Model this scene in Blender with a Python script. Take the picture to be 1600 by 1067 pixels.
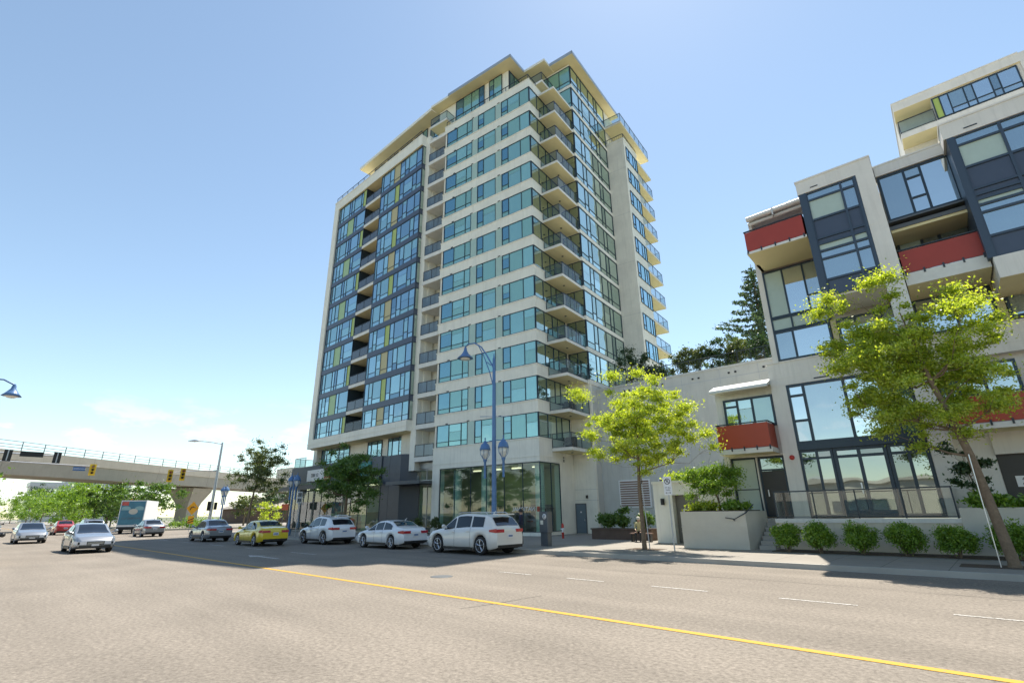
import bpy, math, random
import numpy as np
from mathutils import Vector, Matrix
R = math.radians
sc = bpy.context.scene
for o in list(bpy.data.objects): bpy.data.objects.remove(o)
COL = sc.collection
# ---------------------------------------------------------------- camera
CAM_H = 1.75; HEAD = R(132.9); PITCH = R(18.8); ROLL = R(-0.74)
cd = bpy.data.cameras.new('camera'); cam = bpy.data.objects.new('camera', cd); COL.objects.link(cam)
cd.sensor_width = 36.0; cd.lens = 783.0/1600*36; cd.clip_end = 5000; cd.clip_start = 0.05
_rt = Vector((math.sin(HEAD), -math.cos(HEAD), 0)); _fh = Vector((math.cos(HEAD), math.sin(HEAD), 0)); _z = Vector((0, 0, 1))
_fw = _fh*math.cos(PITCH)+_z*math.sin(PITCH); _up = -_fh*math.sin(PITCH)+_z*math.cos(PITCH)
_r2 = _rt*math.cos(ROLL)+_up*math.sin(ROLL); _u2 = -_rt*math.sin(ROLL)+_up*math.cos(ROLL)
m = Matrix((_r2, _u2, -_fw)).transposed().to_4x4(); m.translation = Vector((0, 0, CAM_H)); cam.matrix_world = m
sc.camera = cam
# ---------------------------------------------------------------- light
SUN_AZ = 108.5; SUN_EL = 64.2          # azimuth counter-clockwise from +X
sd = bpy.data.lights.new('sun', 'SUN'); sd.energy = 4.6; sd.angle = R(0.53); sd.color = (1.0, 0.93, 0.82)
sun = bpy.data.objects.new('sun', sd); COL.objects.link(sun)
_sv = Vector((math.cos(R(SUN_AZ))*math.cos(R(SUN_EL)), math.sin(R(SUN_AZ))*math.cos(R(SUN_EL)), math.sin(R(SUN_EL))))
sun.rotation_euler = _sv.to_track_quat('Z', 'Y').to_euler(); sun.location = _sv*200
w = bpy.data.worlds.new('World'); sc.world = w; w.use_nodes = True
nt = w.node_tree; nt.nodes.clear()
def N(t, ty, **k):
    n = t.nodes.new(ty)
    for a, b in k.items():
        if hasattr(n, a): setattr(n, a, b)
        else: n.inputs[a].default_value = b
    return n
wo = N(nt, 'ShaderNodeOutputWorld'); bg = N(nt, 'ShaderNodeBackground'); bg.inputs[1].default_value = 0.125
sky = N(nt, 'ShaderNodeTexSky', sky_type='NISHITA', sun_disc=False, sun_elevation=R(SUN_EL), sun_rotation=R(90-SUN_AZ), altitude=0.0, air_density=1.0, dust_density=0.15, ozone_density=1.0)
hs = N(nt, 'ShaderNodeHueSaturation'); hs.inputs['Saturation'].default_value = .93; hs.inputs['Value'].default_value = 0.89
nt.links.new(sky.outputs[0], hs.inputs['Color'])
# low fair-weather clouds above the horizon
tc = N(nt, 'ShaderNodeTexCoord'); mp = N(nt, 'ShaderNodeMapping'); mp.inputs['Scale'].default_value = (1, 1, 2.6)
nz = N(nt, 'ShaderNodeTexNoise'); nz.inputs['Scale'].default_value = 11; nz.inputs['Detail'].default_value = 7; nz.inputs['Roughness'].default_value = .6
cr = N(nt, 'ShaderNodeValToRGB'); cr.color_ramp.elements[0].position = .54; cr.color_ramp.elements[1].position = .66
sp = N(nt, 'ShaderNodeSeparateXYZ'); mr = N(nt, 'ShaderNodeMapRange')
mr.inputs['From Min'].default_value = .01; mr.inputs['From Max'].default_value = .20; mr.inputs['To Min'].default_value = 1.0; mr.inputs['To Max'].default_value = 0
mu = N(nt, 'ShaderNodeMath', operation='MULTIPLY'); mx = N(nt, 'ShaderNodeMix', data_type='RGBA')
nt.links.new(tc.outputs['Generated'], mp.inputs[0]); nt.links.new(mp.outputs[0], nz.inputs[0]); nt.links.new(nz.outputs[0], cr.inputs[0])
nt.links.new(tc.outputs['Generated'], sp.inputs[0]); nt.links.new(sp.outputs[2], mr.inputs[0])
nt.links.new(cr.outputs[0], mu.inputs[0]); nt.links.new(mr.outputs[0], mu.inputs[1]); nt.links.new(mu.outputs[0], mx.inputs[0])
tn = N(nt, 'ShaderNodeVectorMath', operation='MULTIPLY'); tn.inputs[1].default_value = (.99, 1.01, .93); nt.links.new(hs.outputs[0], tn.inputs[0]); nt.links.new(tn.outputs[0], mx.inputs[6]); mx.inputs[7].default_value = (6.2, 6.3, 6.5, 1)
nt.links.new(mx.outputs[2], bg.inputs[0]); nt.links.new(bg.outputs[0], wo.inputs[0])
sc.view_settings.view_transform = 'Standard'; sc.view_settings.look = 'None'; sc.view_settings.exposure = 0.95; sc.view_settings.gamma = 1
sc.cycles.max_bounces = 8; sc.cycles.transparent_max_bounces = 12; sc.cycles.caustics_reflective = False; sc.cycles.caustics_refractive = False
# ---------------------------------------------------------------- materials
def mat(name):
    m = bpy.data.materials.new(name); m.use_nodes = True; return m
def pbsdf(m): return m.node_tree.nodes['Principled BSDF']
def plain(name, c, rough=.6, metal=0., var=.12, vs=3., bump=0., bs=30., spec=.5, coat=0., em=None):
    m = mat(name); t = m.node_tree; b = pbsdf(m)
    b.inputs['Roughness'].default_value = rough; b.inputs['Metallic'].default_value = metal
    b.inputs['Specular IOR Level'].default_value = spec; b.inputs['Coat Weight'].default_value = coat; b.inputs['Coat Roughness'].default_value = .05
    g = N(t, 'ShaderNodeNewGeometry')
    if var > 0:
        n = N(t, 'ShaderNodeTexNoise'); n.inputs['Scale'].default_value = vs; n.inputs['Detail'].default_value = 5; n.inputs['Roughness'].default_value = .65
        t.links.new(g.outputs['Position'], n.inputs['Vector'])
        r = N(t, 'ShaderNodeMapRange'); r.inputs['From Min'].default_value = .25; r.inputs['From Max'].default_value = .75
        r.inputs['To Min'].default_value = 1-var; r.inputs['To Max'].default_value = 1+var
        t.links.new(n.outputs[0], r.inputs[0])
        x = N(t, 'ShaderNodeVectorMath', operation='SCALE'); x.inputs[0].default_value = c[:3]; t.links.new(r.outputs[0], x.inputs['Scale'])
        t.links.new(x.outputs[0], b.inputs['Base Color'])
    else: b.inputs['Base Color'].default_value = (*c[:3], 1)
    if bump > 0:
        n2 = N(t, 'ShaderNodeTexNoise'); n2.inputs['Scale'].default_value = bs; n2.inputs['Detail'].default_value = 4
        t.links.new(g.outputs['Position'], n2.inputs['Vector'])
        bp = N(t, 'ShaderNodeBump'); bp.inputs['Strength'].default_value = bump; bp.inputs['Distance'].default_value = .02
        t.links.new(n2.outputs[0], bp.inputs['Height']); t.links.new(bp.outputs[0], b.inputs['Normal'])
    if em: b.inputs['Emission Color'].default_value = (*em[:3], 1); b.inputs['Emission Strength'].default_value = em[3]
    return m
def weathered(name, c, rough=.75):
    m = plain(name, c, rough, var=.09, vs=.7, bump=.15, bs=25); t = m.node_tree; b = pbsdf(m)
    src = b.inputs['Base Color'].links[0].from_socket; g = N(t, 'ShaderNodeNewGeometry')
    mp_ = N(t, 'ShaderNodeMapping'); mp_.inputs['Scale'].default_value = (3.2, 3.2, .22); t.links.new(g.outputs['Position'], mp_.inputs[0])
    n = N(t, 'ShaderNodeTexNoise'); n.inputs['Scale'].default_value = 1.4; n.inputs['Detail'].default_value = 6; n.inputs['Roughness'].default_value = .7; t.links.new(mp_.outputs[0], n.inputs[0])
    r = N(t, 'ShaderNodeMapRange'); r.inputs['From Min'].default_value = .5; r.inputs['From Max'].default_value = .75; r.inputs['To Min'].default_value = 1; r.inputs['To Max'].default_value = .87; t.links.new(n.outputs[0], r.inputs[0])
    x = N(t, 'ShaderNodeVectorMath', operation='SCALE'); t.links.new(src, x.inputs[0]); t.links.new(r.outputs[0], x.inputs['Scale']); t.links.new(x.outputs[0], b.inputs['Base Color']); return m
def winglass(name, dark, pale, pfrac=.5, refl=.38, tint=(.9, 1, 1), wob=.012):
    """window pane: room or blind behind (differs pane to pane) under a mirror-like reflection"""
    m = mat(name); t = m.node_tree; t.nodes.remove(pbsdf(m)); out = t.nodes['Material Output']
    g = N(t, 'ShaderNodeNewGeometry')
    ramp = N(t, 'ShaderNodeValToRGB'); e = ramp.color_ramp.elements
    e[0].position = 0; e[0].color = (*dark, 1); e[1].position = 1; e[1].color = (*pale, 1)
    a = e.new(max(.02, 1-pfrac-.08)); a.color = (*[d*1.6 for d in dark], 1); b_ = e.new(min(.98, 1-pfrac+.08)); b_.color = (*[p*.75 for p in pale], 1)
    t.links.new(g.outputs['Random Per Island'], ramp.inputs[0])
    wv = N(t, 'ShaderNodeTexWave'); wv.inputs['Scale'].default_value = 2.6; wv.inputs['Distortion'].default_value = 3; wv.inputs['Detail'].default_value = 2
    t.links.new(g.outputs['Position'], wv.inputs[0])
    mr_ = N(t, 'ShaderNodeMapRange'); mr_.inputs['To Min'].default_value = .86; mr_.inputs['To Max'].default_value = 1.06; t.links.new(wv.outputs[1], mr_.inputs[0])
    s_ = N(t, 'ShaderNodeVectorMath', operation='SCALE'); t.links.new(ramp.outputs[0], s_.inputs[0]); t.links.new(mr_.outputs[0], s_.inputs['Scale'])
    d = N(t, 'ShaderNodeBsdfDiffuse'); t.links.new(s_.outputs[0], d.inputs[0])
    gl = N(t, 'ShaderNodeBsdfGlossy'); gl.inputs['Roughness'].default_value = .015; gl.inputs[0].default_value = (*tint, 1)
    n = N(t, 'ShaderNodeTexNoise'); n.inputs['Scale'].default_value = .9; n.inputs['Detail'].default_value = 1; t.links.new(g.outputs['Position'], n.inputs[0])
    bp = N(t, 'ShaderNodeBump'); bp.inputs['Strength'].default_value = 1; bp.inputs['Distance'].default_value = wob; t.links.new(n.outputs[0], bp.inputs['Height'])
    t.links.new(bp.outputs[0], gl.inputs['Normal'])
    lw = N(t, 'ShaderNodeLayerWeight'); lw.inputs[0].default_value = .5; pw = N(t, 'ShaderNodeMath', operation='POWER'); pw.inputs[1].default_value = 4.0; t.links.new(lw.outputs['Facing'], pw.inputs[0])
    wn = N(t, 'ShaderNodeTexWhiteNoise', noise_dimensions='1D'); t.links.new(g.outputs['Random Per Island'], wn.inputs['W'])
    rr = N(t, 'ShaderNodeMapRange'); rr.inputs['To Min'].default_value = refl*.72+.03; rr.inputs['To Max'].default_value = refl*1.65+.05; t.links.new(wn.outputs[0], rr.inputs[0])
    ad = N(t, 'ShaderNodeMath', operation='ADD', use_clamp=True); t.links.new(rr.outputs[0], ad.inputs[1]); t.links.new(pw.outputs[0], ad.inputs[0])
    mx_ = N(t, 'ShaderNodeMixShader'); t.links.new(ad.outputs[0], mx_.inputs[0]); t.links.new(d.outputs[0], mx_.inputs[1]); t.links.new(gl.outputs[0], mx_.inputs[2])
    t.links.new(mx_.outputs[0], out.inputs[0]); return m
def clearglass(name, tint, refl=.08, opac=.12):
    """see-through pane: tinted transparency with Fresnel reflection"""
    m = mat(name); t = m.node_tree; t.nodes.remove(pbsdf(m)); out = t.nodes['Material Output']
    tr = N(t, 'ShaderNodeBsdfTransparent'); tr.inputs[0].default_value = (*tint, 1)
    df = N(t, 'ShaderNodeBsdfDiffuse'); df.inputs[0].default_value = (*[x*.6 for x in tint], 1)
    m1 = N(t, 'ShaderNodeMixShader'); m1.inputs[0].default_value = opac; t.links.new(tr.outputs[0], m1.inputs[1]); t.links.new(df.outputs[0], m1.inputs[2])
    gl = N(t, 'ShaderNodeBsdfGlossy'); gl.inputs['Roughness'].default_value = .01
    lw = N(t, 'ShaderNodeLayerWeight'); pw = N(t, 'ShaderNodeMath', operation='POWER'); pw.inputs[1].default_value = 4.0; t.links.new(lw.outputs['Facing'], pw.inputs[0])
    ad = N(t, 'ShaderNodeMath', operation='ADD', use_clamp=True); ad.inputs[1].default_value = refl+.03; t.links.new(pw.outputs[0], ad.inputs[0])
    m2 = N(t, 'ShaderNodeMixShader'); t.links.new(ad.outputs[0], m2.inputs[0]); t.links.new(m1.outputs[0], m2.inputs[1]); t.links.new(gl.outputs[0], m2.inputs[2])
    t.links.new(m2.outputs[0], out.inputs[0]); return m
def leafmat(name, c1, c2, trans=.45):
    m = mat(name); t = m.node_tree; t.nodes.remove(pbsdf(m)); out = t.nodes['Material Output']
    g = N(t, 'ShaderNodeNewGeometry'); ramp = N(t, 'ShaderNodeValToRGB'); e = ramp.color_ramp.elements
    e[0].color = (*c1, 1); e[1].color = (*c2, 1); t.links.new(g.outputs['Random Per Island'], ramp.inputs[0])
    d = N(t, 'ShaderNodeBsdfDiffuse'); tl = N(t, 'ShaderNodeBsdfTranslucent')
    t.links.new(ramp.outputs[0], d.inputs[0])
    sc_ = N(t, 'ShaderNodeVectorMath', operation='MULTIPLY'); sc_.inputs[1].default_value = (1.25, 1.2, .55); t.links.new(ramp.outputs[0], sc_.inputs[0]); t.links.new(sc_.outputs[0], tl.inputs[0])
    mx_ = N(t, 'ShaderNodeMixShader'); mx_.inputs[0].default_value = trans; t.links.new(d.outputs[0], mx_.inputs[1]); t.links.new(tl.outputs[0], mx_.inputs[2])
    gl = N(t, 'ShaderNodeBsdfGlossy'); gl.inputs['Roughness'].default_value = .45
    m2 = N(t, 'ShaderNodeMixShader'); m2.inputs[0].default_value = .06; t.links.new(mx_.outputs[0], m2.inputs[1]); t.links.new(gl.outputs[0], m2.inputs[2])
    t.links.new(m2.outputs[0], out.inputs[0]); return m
M = {}
M['white'] = weathered('painted_concrete', (.82, .80, .71))
M['grey_wall'] = weathered('grey_painted_wall', (.56, .57, .54))
M['cream'] = weathered('cream_render', (.76, .73, .67))
M['soffit'] = plain('soffit_bounce_tint', (.82, .72, .42), .8, var=.05, vs=1.)  # golden tan puts sunlight bounced off the road into the undersides' colour
M['slab'] = plain('balcony_concrete', (.72, .71, .66), .7, var=.1, vs=2.)
M['frame'] = plain('dark_window_frame', (.035, .055, .075), .4, metal=.3, var=0)
M['frameblue'] = plain('slate_frame', (.05, .075, .11), .45, metal=.2, var=0)
M['spandrel'] = plain('blue_grey_spandrel', (.062, .082, .125), .3, var=.06)
M['tile'] = plain('charcoal_tile', (.035, .05, .075), .35, var=.12, vs=1.5)
M['lime'] = plain('lime_panel', (.42, .52, .13), .35, var=.04)
M['limepale'] = plain('pale_green_panel', (.36, .52, .25), .35, var=.04)
M['tan'] = plain('tan_panel', (.50, .44, .22), .35, var=.04)
M['pale'] = plain('pale_glass_panel', (.58, .66, .60), .3, var=.04)
M['red'] = plain('red_balcony_panel', (.36, .045, .028), .45, var=.06, vs=2)
M['rust'] = plain('rust_red_panel', (.42, .065, .03), .45, var=.06, vs=2)
M['win_w'] = winglass('teal_window', (.015, .065, .15), (.27, .50, .42), .55, .28, (.52, .84, .84))
M['win_b'] = winglass('blue_window', (.015, .05, .14), (.22, .44, .50), .45, .33, (.62, .86, .92))
M['win_s'] = winglass('green_window', (.025, .055, .05), (.16, .24, .18), .5, .40, (.85, 1, .93))
M['win_r'] = winglass('house_window', (.03, .08, .12), (.12, .22, .26), .4, .5, (.9, .98, 1), .006)
M['win_far'] = winglass('far_window', (.03, .06, .09), (.15, .22, .28), .4, .4)
M['rail'] = clearglass('railing_glass', (.58, .70, .72), .02, .06)
M['shop'] = clearglass('shop_glass', (.62, .82, .76), .09, .06)
M['raildark'] = clearglass('blue_railing_glass', (.30, .40, .50), .10, .12)
M['aqua'] = clearglass('canopy_glass', (.35, .55, .47), .08, .35)
M['metal'] = plain('dark_rail_metal', (.05, .06, .07), .45, metal=.5, var=0)
M['galv'] = plain('galvanised_steel', (.45, .47, .49), .4, metal=.6, var=.08)
M['silver'] = plain('brushed_metal', (.6, .62, .64), .3, metal=.8, var=.05)
M['asphalt'] = None
M['conc'] = plain('concrete', (.40, .385, .345), .85, var=.14, vs=.5, bump=.25, bs=14)
M['concpale'] = plain('pale_concrete', (.58, .55, .47), .85, var=.08, vs=1.2, bump=.2, bs=16)
M['dark'] = plain('dark_interior', (.02, .02, .022), .9, var=0)
M['black'] = plain('black_plastic', (.012, .012, .013), .45, var=0)
M['bark'] = plain('bark', (.20, .145, .095), .9, var=.3, vs=9, bump=.8, bs=26)
M['bluepaint'] = plain('blue_lamp_paint', (.09, .19, .38), .4, metal=.1, var=.12)
M['lampglass'] = plain('frosted_lamp_glass', (.75, .75, .70), .25, var=0)
M['yellow'] = plain('signal_yellow', (.85, .55, .03), .5, var=.05)
M['orange'] = plain('sign_orange', (.9, .42, .02), .55, var=.05)
M['signwhite'] = plain('sign_white', (.8, .8, .8), .4, var=.03)
M['signblue'] = plain('sign_blue', (.03, .12, .32), .4, var=0)
M['soil'] = plain('soil', (.09, .065, .045), .95, var=.3, vs=6, bump=.6)
M['wood'] = plain('brown_louver', (.22, .13, .10), .6, var=.1)
M['skin'] = plain('skin', (.42, .25, .18), .6, var=.05)
M['tyre'] = plain('tyre_rubber', (.018, .018, .02), .8, var=.1)
M['chrome'] = plain('alloy_wheel', (.62, .62, .64), .25, metal=.9, var=0)
M['redlens'] = plain('red_lens', (.45, .012, .02), .15, var=0, coat=1)
M['lens'] = plain('clear_lens', (.75, .77, .8), .1, var=0, coat=1)
M['carglass'] = winglass('car_glass', (.008, .011, .016), (.014, .018, .023), .5, .02, (.8, .9, 1), .002)
M['plate'] = plain('plate_white', (.7, .7, .72), .5, var=0)
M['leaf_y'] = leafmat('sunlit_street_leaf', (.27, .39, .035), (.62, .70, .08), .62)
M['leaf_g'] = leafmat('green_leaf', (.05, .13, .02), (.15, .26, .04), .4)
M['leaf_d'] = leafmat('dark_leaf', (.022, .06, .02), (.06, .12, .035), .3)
M['leaf_b'] = leafmat('shrub_leaf', (.10, .22, .02), (.28, .44, .04), .4)
M['leaf_o'] = leafmat('olive_leaf', (.06, .10, .03), (.16, .20, .06), .35)
M['leaf_c'] = leafmat('fir_needle', (.05, .10, .05), (.12, .19, .09), .3)
# asphalt: sun-bleached aggregate
def asphalt():
    m = mat('worn_asphalt'); t = m.node_tree; b = pbsdf(m); b.inputs['Roughness'].default_value = .88; b.inputs['Specular IOR Level'].default_value = .3
    g = N(t, 'ShaderNodeNewGeometry')
    n1 = N(t, 'ShaderNodeTexNoise'); n1.inputs['Scale'].default_value = 15; n1.inputs['Detail'].default_value = 9; n1.inputs['Roughness'].default_value = .82
    n2 = N(t, 'ShaderNodeTexNoise'); n2.inputs['Scale'].default_value = .35; n2.inputs['Detail'].default_value = 5
    mp_ = N(t, 'ShaderNodeMapping'); mp_.inputs['Scale'].default_value = (.12, 1.6, 1)
    n3 = N(t, 'ShaderNodeTexNoise'); n3.inputs['Scale'].default_value = .6; n3.inputs['Detail'].default_value = 4
    for a, n in ((g.outputs['Position'], n1), (g.outputs['Position'], n2)): t.links.new(a, n.inputs[0])
    t.links.new(g.outputs['Position'], mp_.inputs[0]); t.links.new(mp_.outputs[0], n3.inputs[0])
    r1 = N(t, 'ShaderNodeValToRGB'); e = r1.color_ramp.elements
    e[0].position = .33; e[0].color = (.098, .083, .068, 1); e[1].position = .67; e[1].color = (.312, .274, .228, 1)
    t.links.new(n1.outputs[0], r1.inputs[0])
    ad = N(t, 'ShaderNodeMath', operation='ADD'); t.links.new(n2.outputs[0], ad.inputs[0]); t.links.new(n3.outputs[0], ad.inputs[1])
    r2 = N(t, 'ShaderNodeMapRange'); r2.inputs['From Min'].default_value = .7; r2.inputs['From Max'].default_value = 1.3; r2.inputs['To Min'].default_value = .84; r2.inputs['To Max'].default_value = 1.14
    t.links.new(ad.outputs[0], r2.inputs[0])
    # fine cracks and tar seams
    v = N(t, 'ShaderNodeTexVoronoi', feature='DISTANCE_TO_EDGE'); v.inputs['Scale'].default_value = .16
    nv = N(t, 'ShaderNodeTexNoise'); nv.inputs['Scale'].default_value = 1.2; nv.inputs['Detail'].default_value = 6
    vm = N(t, 'ShaderNodeVectorMath', operation='ADD'); t.links.new(g.outputs['Position'], nv.inputs[0]); t.links.new(g.outputs['Position'], vm.inputs[0]); t.links.new(nv.outputs[1], vm.inputs[1])
    t.links.new(vm.outputs[0], v.inputs[0])
    rv = N(t, 'ShaderNodeMapRange'); rv.inputs['From Min'].default_value = 0; rv.inputs['From Max'].default_value = .004; rv.inputs['To Min'].default_value = .90; rv.inputs['To Max'].default_value = 1
    t.links.new(v.outputs['Distance'], rv.inputs[0])
    s1 = N(t, 'ShaderNodeVectorMath', operation='SCALE'); t.links.new(r1.outputs[0], s1.inputs[0]); t.links.new(r2.outputs[0], s1.inputs['Scale'])
    s2 = N(t, 'ShaderNodeVectorMath', operation='SCALE'); t.links.new(s1.outputs[0], s2.inputs[0]); t.links.new(rv.outputs[0], s2.inputs['Scale'])
    t.links.new(s2.outputs[0], b.inputs['Base Color'])
    bp = N(t, 'ShaderNodeBump'); bp.inputs['Strength'].default_value = .5; bp.inputs['Distance'].default_value = .01
    t.links.new(n1.outputs[0], bp.inputs['Height']); t.links.new(bp.outputs[0], b.inputs['Normal']); return m
M['pave'] = plain('pavement_concrete', (.275, .25, .215), .88, var=.12, vs=.8, bump=.25, bs=18)
M['galvdark'] = plain('dark_grey_metal', (.13, .14, .15), .5, metal=.4, var=.08)
M['galvblue'] = plain('blue_grey_door', (.13, .18, .22), .5, var=.05)
M['fascia'] = plain('slate_fascia', (.075, .09, .11), .45, var=.05)
M['teal'] = plain('teal_panel', (.02, .22, .22), .4, var=.05)
M['wicker'] = plain('dark_wicker', (.05, .045, .04), .7, var=.2, vs=20)
M['roomlight'] = plain('lit_ceiling_lamp', (.9, .85, .75), .4, var=0, em=(1, .85, .6, .9))
M['grass_far'] = plain('far_ground', (.15, .16, .11), .9, var=.3, vs=.05)
M['terrace'] = weathered('terrace_wall', (.70, .62, .48))
M['ribbon'] = plain('pale_green_glass_spandrel', (.40, .54, .47), .12, var=.04, coat=.6)
def paving():
    m = weathered('pavement_concrete', (.285, .26, .225), .88); t = m.node_tree; b = pbsdf(m); src = b.inputs['Base Color'].links[0].from_socket
    g = N(t, 'ShaderNodeNewGeometry'); br = N(t, 'ShaderNodeTexBrick', offset=0.0); br.inputs['Scale'].default_value = 1.0; br.inputs['Brick Width'].default_value = 1.5; br.inputs['Row Height'].default_value = 1.5; br.inputs['Mortar Size'].default_value = .012
    br.inputs['Color1'].default_value = (1,1,1,1); br.inputs['Color2'].default_value = (.93,.93,.93,1); br.inputs['Mortar'].default_value = (.5,.5,.5,1); t.links.new(g.outputs['Position'], br.inputs['Vector'])
    x = N(t, 'ShaderNodeVectorMath', operation='MULTIPLY'); t.links.new(src, x.inputs[0]); t.links.new(br.outputs[0], x.inputs[1]); t.links.new(x.outputs[0], b.inputs['Base Color']); return m
M['pave'] = paving()
M['hedge'] = M['leaf_g']
M['darkdoor'] = plain('dark_brown_door', (.045, .042, .038), .45, var=.1, vs=2)
M['greydoor'] = plain('grey_door', (.16, .155, .14), .5, var=.06)
M['awning'] = plain('white_awning', (.66, .66, .63), .4, metal=.1, var=.05)
M['beam'] = weathered('viaduct_concrete', (.40, .37, .31))
M['brick'] = plain('shade_darkened_brick', (.12, .08, .06), .85, var=.2, vs=2)  # brick colour darkened to carry the tree's shade on the low planter
M['roofgrey'] = plain('roof_metal', (.30, .27, .23), .7, var=.1)
M['hydrant'] = plain('red_paint', (.5, .04, .03), .45, var=.05)
M['palegreen'] = plain('pale_back_painted_glass', (.46, .56, .50), .2, var=.05)
M['win_g'] = winglass('ground_window', (.02, .03, .035), (.05, .06, .06), .3, .22, (.85, .95, .93), .004)
M['railclear'] = clearglass('clear_railing_glass', (.90, .92, .88), .06, .05)
M['bars'] = clearglass('open_railing', (.93, .94, .95), 0.0, .02)
M['navy'] = plain('navy_cloth', (.02, .022, .05), .85, var=.15, vs=12)
M['truckart'] = plain('truck_rear_art', (.06, .20, .28), .4, var=.25, vs=1.5)
M['teallight'] = plain('pale_teal_cloud', (.25, .42, .44), .45, var=.1)
M['asphalt'] = asphalt()
def paintmat(name, c, wear):
    m = mat(name); t = m.node_tree; b = pbsdf(m); b.inputs['Roughness'].default_value = .7
    g = N(t, 'ShaderNodeNewGeometry'); n = N(t, 'ShaderNodeTexNoise'); n.inputs['Scale'].default_value = 22; n.inputs['Detail'].default_value = 5
    t.links.new(g.outputs['Position'], n.inputs[0]); r = N(t, 'ShaderNodeValToRGB'); e = r.color_ramp.elements
    e[0].position = wear; e[0].color = (.2, .18, .15, 1); e[1].position = wear+.12; e[1].color = (*c, 1)
    t.links.new(n.outputs[0], r.inputs[0]); t.links.new(r.outputs[0], b.inputs['Base Color']); return m
M['tar'] = plain('crack_sealant', (.10, .088, .075), .7, var=.1)
M['yline'] = paintmat('yellow_road_paint', (.52, .285, .015), .27)
M['wline'] = paintmat('white_road_paint', (.50, .48, .45), .40)
# ---------------------------------------------------------------- mesh helpers
class Fr:
    def __init__(s, ox=0, oy=0, deg=0, oz=0): s.o = np.array([ox, oy, oz], float); a = R(deg); s.c, s.s = math.cos(a), math.sin(a); s.deg = deg
    def w(s, p): return (s.o[0]+s.c*p[0]-s.s*p[1], s.o[1]+s.s*p[0]+s.c*p[1], s.o[2]+p[2])
    def sub(s, x, y, rot=0): p = s.w((x, y, 0)); return Fr(p[0], p[1], s.deg+rot, p[2])
W0 = Fr()
class MB:
    def __init__(s, fr=W0): s.v = []; s.f = []; s.m = []; s.fr = fr; s.sm = set()
    def add(s, vs, fs, mi=0, smooth=False):
        b = len(s.v); s.v += [s.fr.w(p) for p in vs]
        for f in fs:
            if smooth: s.sm.add(len(s.f))
            s.f.append(tuple(b+i for i in f)); s.m.append(mi)
    def box(s, x0, x1, y0, y1, z0, z1, mi=0, top=None, bot=None, front=None):
        vs = [(x0,y0,z0),(x1,y0,z0),(x1,y1,z0),(x0,y1,z0),(x0,y0,z1),(x1,y0,z1),(x1,y1,z1),(x0,y1,z1)]
        s.add(vs, [(0,3,2,1)], mi if bot is None else bot); s.add(vs, [(4,5,6,7)], mi if top is None else top)
        s.add(vs, [(0,1,5,4)], mi if front is None else front); s.add(vs, [(1,2,6,5),(2,3,7,6),(3,0,4,7)], mi); return s
    def quad(s, a, b, c, d, mi=0): s.add([a,b,c,d], [(0,1,2,3)], mi); return s
    def pane(s, x0, x1, z0, z1, y, mi=0): s.add([(x0,y,z0),(x1,y,z0),(x1,y,z1),(x0,y,z1)], [(0,1,2,3)], mi); return s
    def prism(s, poly, z0, z1, mi=0):
        n = len(poly); vs = [(x,y,z0) for x,y in poly]+[(x,y,z1) for x,y in poly]
        s.add(vs, [tuple(range(n))[::-1], tuple(range(n,2*n))]+[(i,(i+1)%n,(i+1)%n+n,i+n) for i in range(n)], mi); return s
    def tube(s, pts, rad, n=8, mi=0, cap=True, smooth=True):
        pts = [Vector(p) for p in pts]; rs = rad if hasattr(rad, '__len__') else [rad]*len(pts); vs = []; fs = []
        for i, p in enumerate(pts):
            d = (pts[min(i+1,len(pts)-1)]-pts[max(i-1,0)]).normalized()
            a = Vector((0,0,1)) if abs(d.z) < .9 else Vector((1,0,0)); u = d.cross(a).normalized(); v = d.cross(u)
            for k in range(n):
                t = 2*math.pi*k/n; q = p+(u*math.cos(t)+v*math.sin(t))*rs[i]; vs.append(tuple(q))
        for i in range(len(pts)-1):
            for k in range(n): fs.append((i*n+k, i*n+(k+1)%n, (i+1)*n+(k+1)%n, (i+1)*n+k))
        s.add(vs, fs, mi, smooth)
        if cap: s.add(vs, [tuple(range(n))[::-1], tuple(range((len(pts)-1)*n, len(pts)*n))], mi)
        return s
    def lathe(s, prof, cx=0, cy=0, n=14, mi=0, axis='z', smooth=True):
        vs = []; fs = []
        for r, h in prof:
            for k in range(n):
                t = 2*math.pi*k/n; a, b = r*math.cos(t), r*math.sin(t)
                vs.append((cx+a, cy+b, h) if axis == 'z' else (cx+a, h, cy+b))
        for i in range(len(prof)-1):
            for k in range(n): fs.append((i*n+k, i*n+(k+1)%n, (i+1)*n+(k+1)%n, (i+1)*n+k))
        s.add(vs, fs, mi, smooth); s.add(vs, [tuple(range(n))[::-1], tuple(range((len(prof)-1)*n, len(prof)*n))], mi); return s
    def build(s, name, mats, parent=None, bevel=0):
        me = bpy.data.meshes.new(name); off = (0,0,0)
        if parent is not None:
            p = parent; o = Vector((0,0,0))
            while p is not None: o += p.location; p = p.parent
            off = tuple(o)
        me.from_pydata([(a-off[0], b-off[1], c-off[2]) for a,b,c in s.v], [], s.f); me.update()
        ml = mats if isinstance(mats, (list, tuple)) else [mats]
        for q in ml: me.materials.append(M[q] if isinstance(q, str) else q)
        me.polygons.foreach_set('material_index', s.m)
        me.polygons.foreach_set('use_smooth', [i in s.sm for i in range(len(s.f))])
        import bmesh
        bm = bmesh.new(); bm.from_mesh(me); bmesh.ops.recalc_face_normals(bm, faces=bm.faces); bm.to_mesh(me); bm.free()
        ob = bpy.data.objects.new(name, me); COL.objects.link(ob)
        if parent is not None: ob.parent = parent
        if bevel:
            b = ob.modifiers.new('bevel', 'BEVEL'); b.width = bevel; b.segments = 2; b.limit_method = 'ANGLE'
        return ob
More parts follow.
